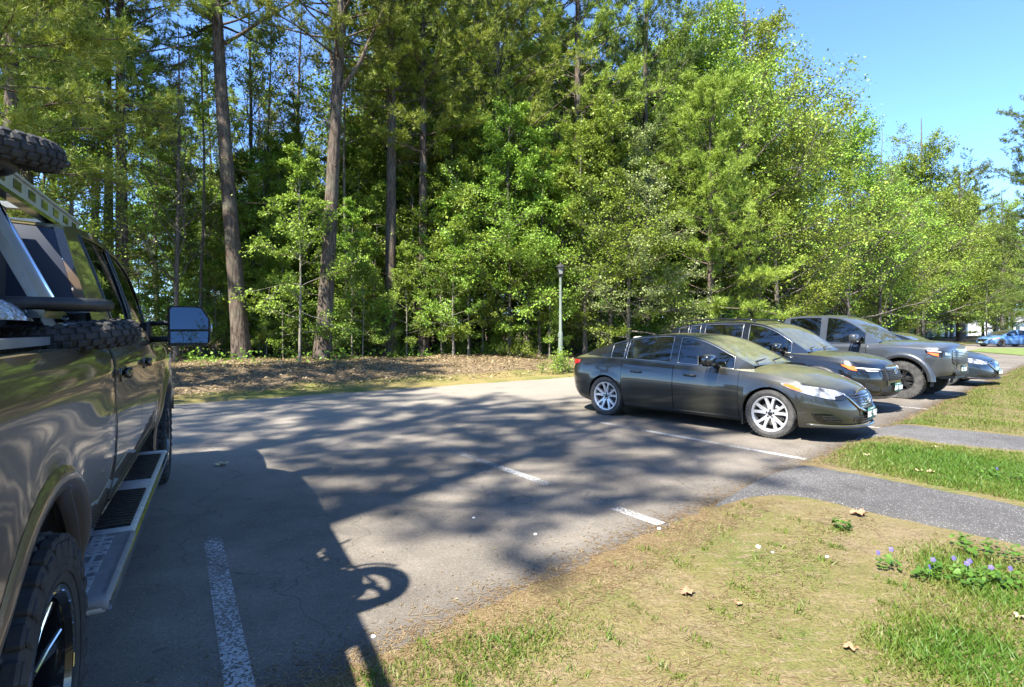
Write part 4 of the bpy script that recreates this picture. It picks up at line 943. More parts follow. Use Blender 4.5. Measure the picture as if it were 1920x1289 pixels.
    for k in range(6):
        z = .445+k*.036; h = .40 if z > .52 else .26+(z-.44)*1.4
        bd.patch(q, [(-h, z, z+.010), (h, z, z+.010)], 'f', 1, .018, 0, 20, 2)
    q.build('grille_bar', M_blk if kind == 'a' else M_chrome, root)
    q = MB(); P = []                                            # bright wing under the grille
    for u in np.linspace(-1, 1, 25):
        y = .50*u; z = .40+.25*abs(u)**2.6; P.append((surf_x(bd, y, z)+.012, y, z))
    q.tube(P, [.010+.010*(1-abs(u)) for u in np.linspace(-1, 1, 25)], 8); q.build('grille_surround', M_chrome, root)
    q = MB(); x = surf_x(bd, 0, .55)+.024; T = Matrix.Translation((x, 0, .555)) @ Matrix.Rotation(R(-8), 4, 'Y')
    q.lathe([(.058+.008*math.cos(t), .008*math.sin(t)) for t in np.linspace(0, 6.283, 9)], 28, 0, T @ Matrix.Rotation(R(90), 4, 'Y') @ Matrix.Scale(.8, 4, (1, 0, 0)))
    if kind == 'a':
        for sg in (1, -1): q.tube([(0, sg*.004, -.012), (0, sg*.03, .018), (0, sg*.058, .022)], [.006, .007, .004], 6, 0, True, T)
    else: q.tube([(0, -.045, .025), (0, -.02, -.02), (0, .02, .02), (0, .045, -.025)], .006, 6, 0, True, T)
    q.build('emblem', M_chrome, root)
    q = MB(); bd.patch(q, [(-.42, .275, .345), (-.2, .265, .36), (.2, .265, .36), (.42, .275, .345)], 'f', 1, .005, 0, 20)
    for k in range(3): bd.patch(q, [(-.4, .285+k*.026, .293+k*.026), (.4, .285+k*.026, .293+k*.026)], 'f', 1, .012, 1, 20, 2)
    q.build('lower_grille', [M_trim, M_blk], root)
    q = MB(); P = []
    for u in np.linspace(-1, 1, 31):
        k = abs(u); d, PP = bd.contour(.235, 'f'); ss = k*1.05; P.append((np.interp(ss, d, PP[:, 0])+.03*(1-k**3), np.sign(u)*(np.interp(ss, d, PP[:, 1])+.012), .215+.03*k**3))
    q.tube(P, [.022]*31, 8); q.build('chin_spoiler', paint if kind == 'a' else M_blk, root)
    number_plate(root, (surf_x(bd, 0, .38)+.035, 0, .375), R(90), 'HRC 482' if kind == 'a' else 'EKB 715')
    q = MB()
    for y0, a in ((-.52, 62), (.10, 66)):                        # wipers
        z = 1.0; q.tube([(3.60-bd.x0, y0, float(bd.zc(3.6))+.005), (3.54-bd.x0, y0+.06, 1.035), (3.48-bd.x0, y0+.55, 1.055)], [.012, .010, .006], 6)
    q.build('wiper', M_blk, root)
    for side in (1, -1):
        q = MB(); bd.side_patch(q, [(1.47, .20, .245), (3.5, .195, .24)], side, .012); q.build('side_skirt', M_blk, root)
    for side in (1, -1):                                          # mud flap behind the front wheel
        q = MB(); q.box((bd.fa-bd.x0-.38, side*.80, .235), (.02, .2, .16)); q.build('mud_flap', M_blk, root)
    return root
SUVBODY = dict(L=4.60, hw=.928, ra=.97, fa=3.66, ar=.42, wr=.36)
def suv():
    root = empty('suv'); paint = M_blackpaint2
    bd = Body(4.60, .928, .97, 3.66, .415, .36,
        [(0, .45), (.4, .32), (1, .27), (3.6, .26), (4.2, .27), (4.6, .32)],
        [(0, .95), (.3, 1.05), (1.2, 1.10), (2.4, 1.07), (3.1, 1.05), (3.7, 1.02), (4.2, .955), (4.45, .89), (4.6, .82)],
        [(0, 1.0), (.3, 1.08), (1.2, 1.12), (2.4, 1.10), (3.0, 1.11), (3.6, 1.10), (4.15, 1.04), (4.45, .965), (4.6, .88)],
        [(0, .93), (.5, .97), (1.2, 1.0), (2.4, .985), (3.6, 1.0), (4.2, .99), (4.6, .96)],
        [(.25, .10), (.42, .0), (.62, .0), (.78, .03), (.88, .08), (1.0, .2)], [(.3, .15), (.5, .0), (.9, .03), (1.1, .08)], SIDE, .5, .4, .95, .02)
    doors = ((1.30, 2.22), (2.22, 3.20)); b, dm = bd.build(root, paint, doors)
    zr = [(.10, 1.07), (.28, 1.36), (.45, 1.55), (.9, 1.645), (1.5, 1.685), (2.1, 1.69), (2.45, 1.655), (2.75, 1.555), (3.1, 1.325), (3.42, 1.09)]
    wb = [(.1, .76), (.8, .835), (2.4, .85), (3.0, .83), (3.42, .74)]; wr = [(.1, .60), (1.2, .655), (2.4, .66), (3.42, .62)]
    greenhouse(bd, root, paint, M_glass, M_wind3, zr, wb, wr, 1.69, (2.56, 3.36), (.12, .42), ((.62, .86), (.92, 1.16), (1.28, 2.14), (2.28, 3.14)), frame=M_satin, seats=((1.35, False), (2.3, False)))
    for (di, side), d in dm.items(): handle(d, bd, (1.5, 2.42)[di], .93, side, paint)
    for side in (1, -1): mirror(root, bd.pt(3.0, 1.05, side), side, paint, 1.1, .09)
    for side in (1, -1):
        for x in (bd.ra, bd.fa): wheel(root, (x-bd.x0, side*.80, .36), .36, .235, side, (5, .17, .17, .3), M_darkrim, rim_r=.235)
        q = MB(); bd.patch(q, [(.52, .775, .805), (.70, .765, .835), (.92, .775, .865), (1.06, .80, .885), (1.15, .87, .892)], 'f', side, .010, 0, 20); q.build('headlight', M_trim, root)
        q = MB(); bd.patch(q, [(.50, .798, .812), (.75, .812, .832), (1.0, .835, .852)], 'f', side, .02); bd.patch(q, [(.56, .772, .782), (.74, .772, .788), (.80, .785, .81)], 'f', side, .02); q.build('daytime_lamp', M_white, root)
        q = MB(); bd.patch(q, [(.95, .782, .86), (1.04, .80, .88), (1.12, .86, .89)], 'f', side, .021); q.build('side_marker', M_amber, root)
        q = MB(); bd.patch(q, [(.56, .42, .50), (.72, .44, .56), (.84, .50, .58)], 'f', side, .008); q.build('fog_light_grille', M_blk, root)
        q = MB(); bd.patch(q, [(.3, .85, 1.0), (.8, .9, 1.02)], 'r', side, .012); q.build('tail_light', M_red, root)
        q = MB()                                                  # wheel arch cladding
        for a in (bd.ra, bd.fa):
            rows = []
            for k in range(21):
                t = math.pi*(-.02+1.04*k/20); r0, r1 = bd.ar-.01, bd.ar+.065; rows.append([(a-math.cos(t)*rr_-bd.x0, side*(bd.pt(a-math.cos(t)*rr_, max(bd.wr+math.sin(t)*rr_, .3))[1]+o), bd.wr+math.sin(t)*rr_) for rr_, o in ((r0, -.05), (r0, .022), (r1, .024), (r1+.003, -.01))])
            q.grid(rows, flip=(side == -1))
        bd.side_patch(q, [(1.42, .28, .42), (3.2, .27, .41)], side, .02); q.build('arch_cladding', M_blk, root)
        q = MB(); q.tube([(.6-bd.x0, side*.60, 1.655), (.75-bd.x0, side*.60, 1.70), (1.5-bd.x0, side*.61, 1.735), (2.2-bd.x0, side*.61, 1.715), (2.35-bd.x0, side*.61, 1.67)], .016, 8); q.build('roof_rail', M_trim, root)
    q = MB(); bd.patch(q, [(-.52, .70, .80), (-.42, .60, .82), (0, .585, .825), (.42, .60, .82), (.52, .70, .80)], 'f', 1, .006, 0, 26)
    for i in range(6):
        z = .61+i*.034; bd.patch(q, [(-.46, z, z+.010), (.46, z, z+.010)], 'f', 1, .020, 1, 24, 2)
    for i in range(-9, 10): bd.patch(q, [(i*.048-.005, .60, .81), (i*.048+.005, .60, .81)], 'f', 1, .021, 1, 2, 8)
    q.build('grille', [M_trim, M_blk], root)
    q = MB(); bd.patch(q, [(-.50, .36, .46), (-.3, .34, .52), (.3, .34, .52), (.50, .36, .46)], 'f', 1, .006, 0, 24); q.build('lower_grille', M_blk, root)
    q = MB(); bd.patch(q, [(-.85, .31, .36), (-.5, .275, .33), (.5, .275, .33), (.85, .31, .36)], 'f', 1, .02, 0, 26); q.build('skid_plate', M_greypaint, root)
    q = MB(); x = surf_x(bd, 0, .77)+.03; T = Matrix.Translation((x, 0, .765)) @ Matrix.Rotation(R(90), 4, 'Y')
    for (sx_, sy_) in ((.7, 1), (.35, .75), (.62, .42)): q.lathe([(.075+.007*math.cos(t), .006*math.sin(t)) for t in np.linspace(0, 6.283, 7)], 26, 0, T @ Matrix.Scale(sx_, 4, (1, 0, 0)) @ Matrix.Scale(sy_, 4, (0, 1, 0)))
    q.build('emblem', M_chrome, root)
    number_plate(root, (surf_x(bd, 0, .5)+.04, 0, .475), R(90), 'JTV 539')
    q = MB()
    for y0 in (-.5, .1): q.tube([(3.40-bd.x0, y0, 1.12), (3.34-bd.x0, y0+.06, 1.15), (3.27-bd.x0, y0+.52, 1.18)], [.012, .010, .006], 6)
    q.build('wiper', M_blk, root)
    return root
def pickup():
    root = empty('pickup'); paint = M_greypaint
    bd = Body(5.40, .93, 1.20, 4.55, .50, .41,
        [(0, .62), (.4, .52), (1.2, .44), (4.5, .44), (5.0, .48), (5.4, .56)],
        [(0, 1.18), (1.8, 1.22), (1.86, 1.18), (3.0, 1.17), (3.8, 1.17), (4.4, 1.17), (5.0, 1.14), (5.25, 1.12), (5.4, 1.09)],
        [(0, 1.2), (1.8, 1.23), (1.9, 1.2), (3.0, 1.2), (3.7, 1.27), (4.4, 1.27), (5.0, 1.25), (5.25, 1.22), (5.4, 1.17)],
        [(0, .97), (.5, .98), (1.2, 1.0), (2.4, .97), (3.6, .97), (4.5, 1.0), (5.0, .99), (5.4, .96)],
        [(.45, .12), (.6, .0), (.78, .0), (1.1, .02), (1.25, .07)], [(.5, .1), (.6, .0), (1.2, .0)], [(0, .93), (.15, .965), (.45, .99), (.62, 1.0), (.8, .99), (.93, .975), (1.0, .93)], .24, .2, .93, .03)
    doors = ((1.98, 2.92), (2.92, 3.85)); b, dm = bd.build(root, paint, doors)
    zr = [(1.80, 1.25), (1.88, 1.62), (1.98, 1.82), (2.4, 1.865), (2.9, 1.865), (3.2, 1.83), (3.5, 1.69), (3.8, 1.47), (4.08, 1.235)]
    wb = [(1.8, .80), (3.0, .85), (3.7, .83), (4.08, .78)]; wr = [(1.8, .66), (3.0, .67), (4.08, .66)]
    greenhouse(bd, root, paint, M_glass, M_wind2, zr, wb, wr, 1.86, (3.26, 4.03), (1.82, 1.93), ((2.08, 2.82), (2.98, 3.80)), frame=M_trim, seats=((2.2, False), (3.1, False)))
    for (di, side), d in dm.items(): handle(d, bd, (2.12, 3.06)[di], 1.06, side, paint)
    for side in (1, -1):
        mirror(root, bd.pt(3.70, 1.17, side), side, paint, 1.35, .10)
        for x in (bd.ra, bd.fa): wheel(root, (x-bd.x0, side*.79, .41), .41, .265, side, (6, .14, .2, .2), M_darkrim, rim_r=.225, knob=True)
        for a in (bd.ra, bd.fa):
            q = MB(); rows = []
            for k in range(21):
                t = math.pi*(.0+1.0*k/20); r0, r1 = bd.ar-.01, bd.ar+.09
                rows.append([(a-math.cos(t)*rr_-bd.x0, side*(.90+o), bd.wr+math.sin(t)*rr_) for rr_, o in ((r0, -.06), (r0, .075), (r1, .06), (r1+.02, -.01))])
            q.grid(rows, flip=(side == -1)); q.build('fender_flare', M_greypaint, root)
        q = MB(); bd.patch(q, [(.60, .94, 1.04), (.75, .92, 1.06), (.95, .935, 1.07), (1.08, .97, 1.075), (1.14, 1.02, 1.07)], 'f', side, .012, 0, 20); q.build('headlight', M_trim, root)
        q = MB(); bd.patch(q, [(.68, .965, 1.02), (.82, .965, 1.025)], 'f', side, .022); q.build('lamp_lens', M_lamp, root)
        q = MB(); bd.patch(q, [(.95, .945, 1.01), (1.04, .965, 1.02), (1.10, 1.0, 1.02)], 'f', side, .024); q.build('side_marker', M_amber, root)
        q = MB(); bd.patch(q, [(.90, 1.03, 1.04), (.98, 1.04, 1.055), (1.10, 1.05, 1.068)], 'f', side, .025); q.build('daytime_lamp', M_white, root)
    q = MB(); bd.patch(q, [(-.57, .82, 1.03), (-.52, .76, 1.07), (.52, .76, 1.07), (.57, .82, 1.03)], 'f', 1, .012, 0, 26)
    for i in range(8):
        z = .775+i*.034; bd.patch(q, [(-.5, z, z+.013), (.5, z, z+.013)], 'f', 1, .03, 1, 20, 2)
    q.build('grille', [M_trim, M_blk], root)
    q = MB(); x = bd.L-bd.x0-.05                                   # steel bumper
    P = [(x-.42, -.92), (x-.15, -.80), (x+.04, -.45), (x+.05, .45), (x-.15, .80), (x-.42, .92), (x-.46, .80), (x-.2, .6), (x-.2, -.6), (x-.46, -.80)]
    q.prism(P, .60, .74); P2 = [(a-.03, b*.8) for a, b in P]; q.prism(P2, .46, .595, 1); q.build('bumper', [M_greypaint, M_blk], root)
    q = MB(); q.rbox((x+.045, 0, .585), (.03, .9, .12), .01, 2); q.build('winch_plate', M_blk, root)
    number_plate(root, (x+.075, 0, .66), R(90), '7K 3195')
    q = MB(); q.tube([(2.05-bd.x0, .35, 1.86), (1.95-bd.x0, .35, 1.98)], .006, 5); q.tube([(4.2-bd.x0, -.5, 1.25), (4.1-bd.x0, -.2, 1.27)], .010, 5); q.build('antenna', M_blk, root)
    return root
NOSE = np.array([.62, -.785]); ANG = math.atan2(NOSE[1], NOSE[0])
def set_car(root, front_contact, ang, fa_off, half, label, group=None):
    """put the car so that its near front wheel touches the ground at front_contact"""
    h = np.array([math.cos(ang), math.sin(ang)]); n = np.array([h[1], -h[0]]); c = np.array(front_contact)-h*fa_off-n*half
    root.location = (c[0], c[1], 0); root.rotation_euler = (0, 0, ang); tag(root, label, root.name.split('.')[0].replace('_', ' '), group)
s1 = sedan(M_blackpaint, M_wind, (5, .27, .235, .31), M_alu, 'a')
set_car(s1, G(1442, 822), math.atan2(-.731, .683), 1.415, .90, 'dusty black sedan with silver ten spoke wheels and pollen on its bonnet, nearest the path')
s2 = suv(); set_car(s2, (5.60, 10.15), ANG+.02, 1.345, .90, 'black compact sport utility car parked between the dusty sedan and the grey pickup'); s2['category'] = 'suv'
s3 = pickup(); set_car(s3, G(1690, 748), ANG, 1.675, .92, 'slate grey pickup with flared wheel arches and a steel front bumper')
s4 = sedan(M_navypaint, M_wind2, (5, .30, .2, .31), M_alu, 'b'); set_car(s4, (11.6, 14.9), ANG+.02, 1.415, .90, 'dark blue sedan behind the grey pickup, showing its bright headlight')
s5 = sedan(M_bluepaint, M_wind2, (5, 0, .3, .31), M_darkrim, 'b'); s5.location = (42.3, 47.3, 0); s5.rotation_euler = (0, 0, R(182)); tag(s5, 'bright blue sedan parked side-on far off at the end of the lot', 'sedan')
# --- the big pickup truck at the left, lifted, with a bed rack and two bicycles on it
TD = np.array([-.4709, .8822]); TN_ = np.array([.8822, .4709]); TO = np.array([-1.36, 1.66]); WB = 4.42; TANG = math.atan2(TD[1], TD[0])
def tl(u, v, z): return (u-WB/2, -(1.0+v), z)                  # u along the truck from its rear axle, v outwards from the tyre face (near side)
def tw(u, v): p = TO+TD*u+TN_*v; return (float(p[0]), float(p[1]))
def truck():
    root = empty('pickup_truck'); paint = M_bronze
    bd = Body(6.55, 1.0, 1.25, 1.25+WB, .60, .445,
        [(0, .72), (.6, .66), (1.25, .62), (5.5, .62), (6.2, .64), (6.55, .70)],
        [(0, 1.44), (2.5, 1.45), (3.2, 1.47), (4.5, 1.46), (4.9, 1.38), (5.4, 1.38), (6.2, 1.36), (6.55, 1.30)],
        [(0, 1.44), (2.5, 1.45), (2.6, 1.50), (4.9, 1.5), (5.2, 1.56), (6.2, 1.50), (6.55, 1.42)],
        [(0, .985), (.6, 1.0), (2.4, 1.0), (2.53, .985), (2.6, .985), (4.8, .975), (5.6, 1.0), (6.2, .99), (6.55, .97)],
        [(.6, .0), (1.4, .02)], [(.6, 0), (1.4, 0)], [(0, .935), (.12, .965), (.30, .985), (.50, .99), (.70, .982), (.82, .985), (.94, .97), (1.0, .935)], .22, .1, .9, .014)
    doors = ((2.58, 3.72), (3.72, 4.88)); b, dm = bd.build(root, paint, doors, 22)
    zr = [(2.52, 1.52), (2.56, 1.84), (2.64, 2.05), (3.0, 2.11), (3.6, 2.13), (4.2, 2.12), (4.55, 2.05), (4.95, 1.80), (5.32, 1.47)]
    wb = [(2.5, .90), (3.0, .925), (4.8, .91), (5.32, .82)]; wr = [(2.5, .70), (3.4, .73), (4.4, .72), (5.32, .70)]
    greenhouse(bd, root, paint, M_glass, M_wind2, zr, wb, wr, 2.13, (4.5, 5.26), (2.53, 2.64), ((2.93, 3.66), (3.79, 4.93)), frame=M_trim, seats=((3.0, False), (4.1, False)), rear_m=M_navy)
    for (di, side), d in dm.items():
        x = (2.83, 3.98)[di]; p = bd.pt(x, 1.275, side); q = MB(); q.rbox((p[0], p[1]+side*.002, p[2]), (.20, .012, .075), .006, 2); q.rbox((p[0]-.01, p[1]+side*.028, p[2]+.006), (.19, .022, .036), .01, 3); q.rbox((p[0]+.075, p[1]+side*.02, p[2]), (.03, .03, .06), .008, 2); q.build('handle', M_trim, d)
    for side in (1, -1):
        q = MB(); rows = [[tuple(np.array(bd.pt(x, .66+.79*k/22, side))+np.array([0, side*.006, 0])) for x in (2.50, 2.555)] for k in range(23)]; q.grid(rows, flip=(side == 1)); q.build('bed_gap', M_in, root)
        q = MB(); bd.side_patch(q, [(2.60, .64, .655), (4.9, .64, .655)], side, .012, 0, 20, 2); q.build('rocker_trim', M_blk, root)
        for x in (bd.ra, bd.fa):
            wheel_big(root, (x-bd.x0, side*.845, .445), .445, .31, side)
            q = MB(); rows = []                                   # arch lip
            for k in range(25):
                t = math.pi*(-.03+1.06*k/24); row = []
                for rr_, o in ((bd.ar-.02, -.06), (bd.ar-.015, .006), (bd.ar+.015, .012), (bd.ar+.04, .009), (bd.ar+.055, .001)):
                    xx = x-math.cos(t)*rr_; zz = bd.wr+math.sin(t)*rr_; row.append((xx-bd.x0, side*(.99+o) if o < 0 else side*(abs(bd.pt(xx, max(zz, .63))[1])+o), zz))
                rows.append(row)
            q.grid(rows, flip=(side == -1)); q.build('arch_flare', paint, root)
        # step board: bright edges, two ribbed pads, a plain rear part with raised lettering
        S = lambda u, v, z: (u-WB/2, side*(1.0+v), z)
        q = MB(); q.rbox(S(1.86, -.04, .485), (2.86, .20, .055), .02, 3); q.box(S(1.86, .068, .485), (2.84, .012, .034), 1); q.rbox(S(3.3, -.04, .485), (.06, .206, .06), .02, 3)
        q.rbox(S(.83, -.04, .492), (.80, .215, .058), .02, 3, 2)
        for v in (-.10, -.02, .05): q.box(S(.83, v, .5225), (.72, .008, .006), 2)
        for i in range(6): q.tube([S(.7+i*.46, -.12, .47), S(.7+i*.46, -.3, .60)], .02, 6, 2)
        st = q.build('step_board', [M_boardmetal, M_chrome, M_boardgrey], root)
        for (a, c) in ((1.32, 2.06), (2.34, 3.14)):
            q = MB(); q.box(S((a+c)/2, -.045, .5145), (c-a, .155, .006)); n = 15
            for i in range(n): q.box(S(a+(c-a)*(i+.5)/n, -.045, .521), ((c-a)/n*.5, .15, .010), 1)
            q.build('tread_pad', [M_trim, M_blk], st)
        if side == -1:
            q = MB(); glyphs(q, 'SUPER DUTY', Matrix.Translation(S(.83, -.055, .524)) @ Matrix.Rotation(R(0), 4, 'Z') @ Matrix.Rotation(R(-90), 4, 'X'), .085, 0, .007); q.box(S(.83, -.055, .5235), (.70, .012, .004)); q.build('lettering', M_boardlight, st)
        # towing mirror on two arms
        q = MB(); q.tube([S(3.72, -.12, 1.565), S(3.64, .02, 1.57), S(3.60, .14, 1.57)], [.022, .020, .02], 8); q.tube([S(3.72, -.12, 1.425), S(3.64, .02, 1.43), S(3.60, .14, 1.435)], [.028, .026, .022], 8)
        q.rbox(S(3.75, -.11, 1.49), (.22, .05, .18), .02, 2); q.build('mirror_arm', M_blk, root)
        q = MB(); P = [(-.15, -.175), (.13, -.175), (.165, -.14), (.165, .06), (.10, .165), (.05, .175), (-.15, .175), (-.165, .15), (-.165, -.15)]
        M = Matrix.Translation(S(3.60, .215, 1.545)) @ Matrix.Rotation(R(-7)*-side, 4, 'Z') @ Matrix(((0, 0, 1, 0), (side, 0, 0, 0), (0, 1, 0, 0), (0, 0, 0, 1)))
        q.prism(P, -.045, .06, 0, M); q.prism([(a*.78, b_*.78) for a, b_ in P], .06, .10, 0, M); mh = q.build('mirror_housing', M_trim, root)
        q = MB(); q.prism([(a*.88, max(b_*.9, -.035)) for a, b_ in P], -.052, -.046, 0, M @ Matrix.Translation((0, 0, -.034)) @ Matrix.Rotation(R(-9), 4, 'Y') @ Matrix.Rotation(R(7), 4, 'X')); q.build('mirror_glass', M_mirror, mh)
        q = MB(); q.prism([(-.14, -.155), (.14, -.155), (.145, -.055), (-.14, -.055)], -.052, -.046, 0, M @ Matrix.Translation((0, 0, -.038)) @ Matrix.Rotation(R(-10), 4, 'Y') @ Matrix.Rotation(R(7), 4, 'X')); q.build('spotter_glass', M_mirror, mh)
        q = MB(); q.rbox(tuple((M @ Vector((.166, -.02, .02)))), (.05, .012, .07), .005, 2); q.build('marker_lamp', M_lamp, mh)
        # roof rack rail
        q = MB(); L = 1.70; q.box(S(1.66, -.40, 2.165), (L, .03, .10)); q.box(S(1.66, -.40, 2.22), (L, .05, .012)); q.box(S(1.66, -.385, 2.105), (L, .05, .02), 1)
        for i in range(7): q.box(S(.97+i*.23, -.3835, 2.175), (.11, .004, .042), 1)
        q.build('roof_rack_rail', [M_rail, M_trim], root)
        # aluminium bed rack
        q = MB()
        for (u, wd) in ((.94, .21), (-1.0, .12)):
            q.add([S(u-wd/2, -.13, 1.45), S(u+wd/2, -.13, 1.45), S(u+wd/2, -.43, 2.10), S(u-wd/2, -.43, 2.10), S(u-wd/2, -.17, 1.45), S(u+wd/2, -.17, 1.45), S(u+wd/2, -.47, 2.10), S(u-wd/2, -.47, 2.10)], [(0, 1, 2, 3), (7, 6, 5, 4), (0, 4, 5, 1), (1, 5, 6, 2), (2, 6, 7, 3), (3, 7, 4, 0)], 0, False)
            q.tube([S(u+wd/2+.012, -.135, 1.45), S(u+wd/2+.012, -.435, 2.10)], .014, 6, 1)
        q.box(S(-.1, -.45, 2.12), (2.0, .05, .05)); q.box(S(-.1, -.16, 1.475), (2.3, .06, .03)); q.build('bed_rack', [M_rail2, M_chrome], root)
    q = MB(); q.box((-1.3-.3, 0, 1.80), (1.4, 1.10, .58)); q.build('bed_box', M_in, root)
    for i in range(4):
        q = MB(); q.box(tl(.95+i*.5, -1.0, 2.125), (.05, 1.2, .03)); q.build('rack_crossbar', M_rail, root)
    q = MB(); bd.patch(q, [(-.72, .85, 1.25), (.72, .85, 1.25)], 'f', 1, .01, 0, 20); q.build('grille', M_trim, root)
    q = MB(); q.prism([(6.45-bd.x0, -1.0), (6.72-bd.x0, -.85), (6.72-bd.x0, .85), (6.45-bd.x0, 1.0)], .62, .84); q.build('bumper', M_chrome, root)
    for side in (1, -1):
        q = MB(); bd.patch(q, [(.74, .90, 1.25), (1.05, .92, 1.25)], 'f', side, .012); q.build('headlight', M_lamp, root)
    p = TO-TN_*1.0+TD*WB/2; root.location = (p[0], p[1], 0); root.rotation_euler = (0, 0, TANG)
    tag(root, 'lifted dark bronze crew cab truck carrying bicycles on its bed rack', 'pickup truck'); return root
M_navy = mat('sky_reflection_navy', (.02, .026, .04), .35)  # navy colour stands in for sky reflected on the cab's rear face
M_boardmetal = mat('brushed_step_metal', (.66, .67, .67), .4, .6, noise=(25, (.5, .51, .51)))
M_boardgrey = mat('grey_step_plastic', (.13, .135, .138), .55, noise=(18, (.18, .18, .18)))
M_boardlight = mat('pale_step_plastic', (.30, .305, .305), .5)
M_mirror = mat('mirror_glass', (.055, .07, .085), .015, 1.0)
M_rail = mat('anodised_rail', (.50, .50, .46), .38, .5, noise=(12, (.40, .40, .36)))
M_rail2 = mat('grey_aluminium', (.36, .38, .40), .35, .6, noise=(6, (.30, .31, .33)))
M_rimk = mat('black_gloss_rim', (.012, .012, .013), .22, .3, coat=.8)
M_tarp = mat('silver_tarp', (.55, .57, .60), .28, .75, bump=(22, 1.0, .03))
def wheel_big(root, loc, r, w, side):
    h = empty('wheel', loc, 0, root); k = w/2; rr = .285; q = MB()
    prof = [(rr-.004, -k*.7), (rr+.012, -k*.95), (rr+.07, -k*1.02), (r-.045, -k*1.0), (r-.018, -k*.93), (r-.012, -k*.78), (r-.012, k*.78), (r-.018, k*.93), (r-.045, k*1.0), (rr+.07, k*1.02), (rr+.03, k*.98), (rr+.012, k*.95), (rr-.004, k*.7)]
    q.lathe([(a, b*side) for a, b in prof], 72, 0, None, 'Y'); nb = 32
    for i in range(nb):
        a = 2*math.pi*i/nb
        for (v, wd, tw_, da, tl_) in ((.86, .26, .040, 0, .0), (-.86, .26, .040, .1, 0), (.55, .34, .034, .05, .45), (-.55, .34, .034, .15, -.45), (.17, .36, .036, .0, -.35), (-.19, .36, .036, .1, .35)):
            M = Matrix.Rotation(a+da, 4, 'Y') @ Matrix.Translation((0, v*side*k, r-.004-(.010 if abs(v) > .8 else 0))); q.rbox((0, 0, 0), (r*6.283/nb*.70, k*wd, .026), .006, 1, 0, M @ Matrix.Rotation(tl_*side, 4, 'Z'))
        M = Matrix.Rotation(a, 4, 'Y') @ Matrix.Translation((0, side*k*.985, r-.048)); q.rbox((0, 0, 0), (r*6.283/nb*(.62 if i % 2 else .45), .016, .05 if i % 2 else .07), .005, 1, 0, M)
    for f in (.33, .35): q.lathe([((f+.0)-.003, side*k*1.005), (f, side*k*1.025), (f+.003, side*k*1.005)], 72, 0, None, 'Y')
    q.build('tyre', M_tyrek, h, 30)
    fk = k*.82*side; q = MB()
    q.lathe([(rr*.86, -fk), (rr*.88, fk*.3), (rr*.90, fk*.98), (rr*.96, fk*1.12), (rr+.006, fk*1.14), (rr+.006, fk*.8), (rr*.98, -fk)], 60, 0, None, 'Y'); q.lathe([(0, -fk*.5), (rr*.9, -fk*.5)], 40, 0, None, 'Y')
    q.lathe([(0, fk*.66), (rr*.20, fk*.66), (rr*.24, fk*.55), (rr*.24, 0)], 28, 0, None, 'Y')
    for i in range(16):                                           # bright machined marks on the rim edge
        a = 2*math.pi*i/16+.12; P = [(rr*.965*math.cos(a+t), fk*1.13, rr*.965*math.sin(a+t)) for t in np.linspace(0, .16, 5)]; q.tube(P, .0035, 5, 1)
    for i in range(8):
        a0 = 2*math.pi*i/8+.2
        for (da, m_) in ((-.10, 0), (.10, 0)):
            P = []
            for (f, hh, wd) in ((.18, .60, .14), (.5, .68, .11), (.90, .90, .13)):
                ang = a0+da*f; c = np.array([math.cos(ang), 0, math.sin(ang)])*rr*f; t = np.array([-math.sin(ang), 0, math.cos(ang)]); y = np.array([0, fk*hh, 0]); yd = np.array([0, -.04*side, 0])
                P.append([tuple(c+t*rr*wd*.5+y+yd), tuple(c+t*rr*wd*.42+y), tuple(c-t*rr*wd*.42+y), tuple(c-t*rr*wd*.5+y+yd)])
            q.grid(P, 0, False, flip=(side == -1))
        ang = a0; c = lambda f, hh: (math.cos(a0+.12*f)*rr*f, fk*hh+.003*side, math.sin(a0+.12*f)*rr*f)
        q.tube([c(.3, .64), c(.6, .74), c(.86, .89)], .0045, 5, 1)
    q.build('rim', [M_rimk, M_chrome], h, 35)
    return h
truck()
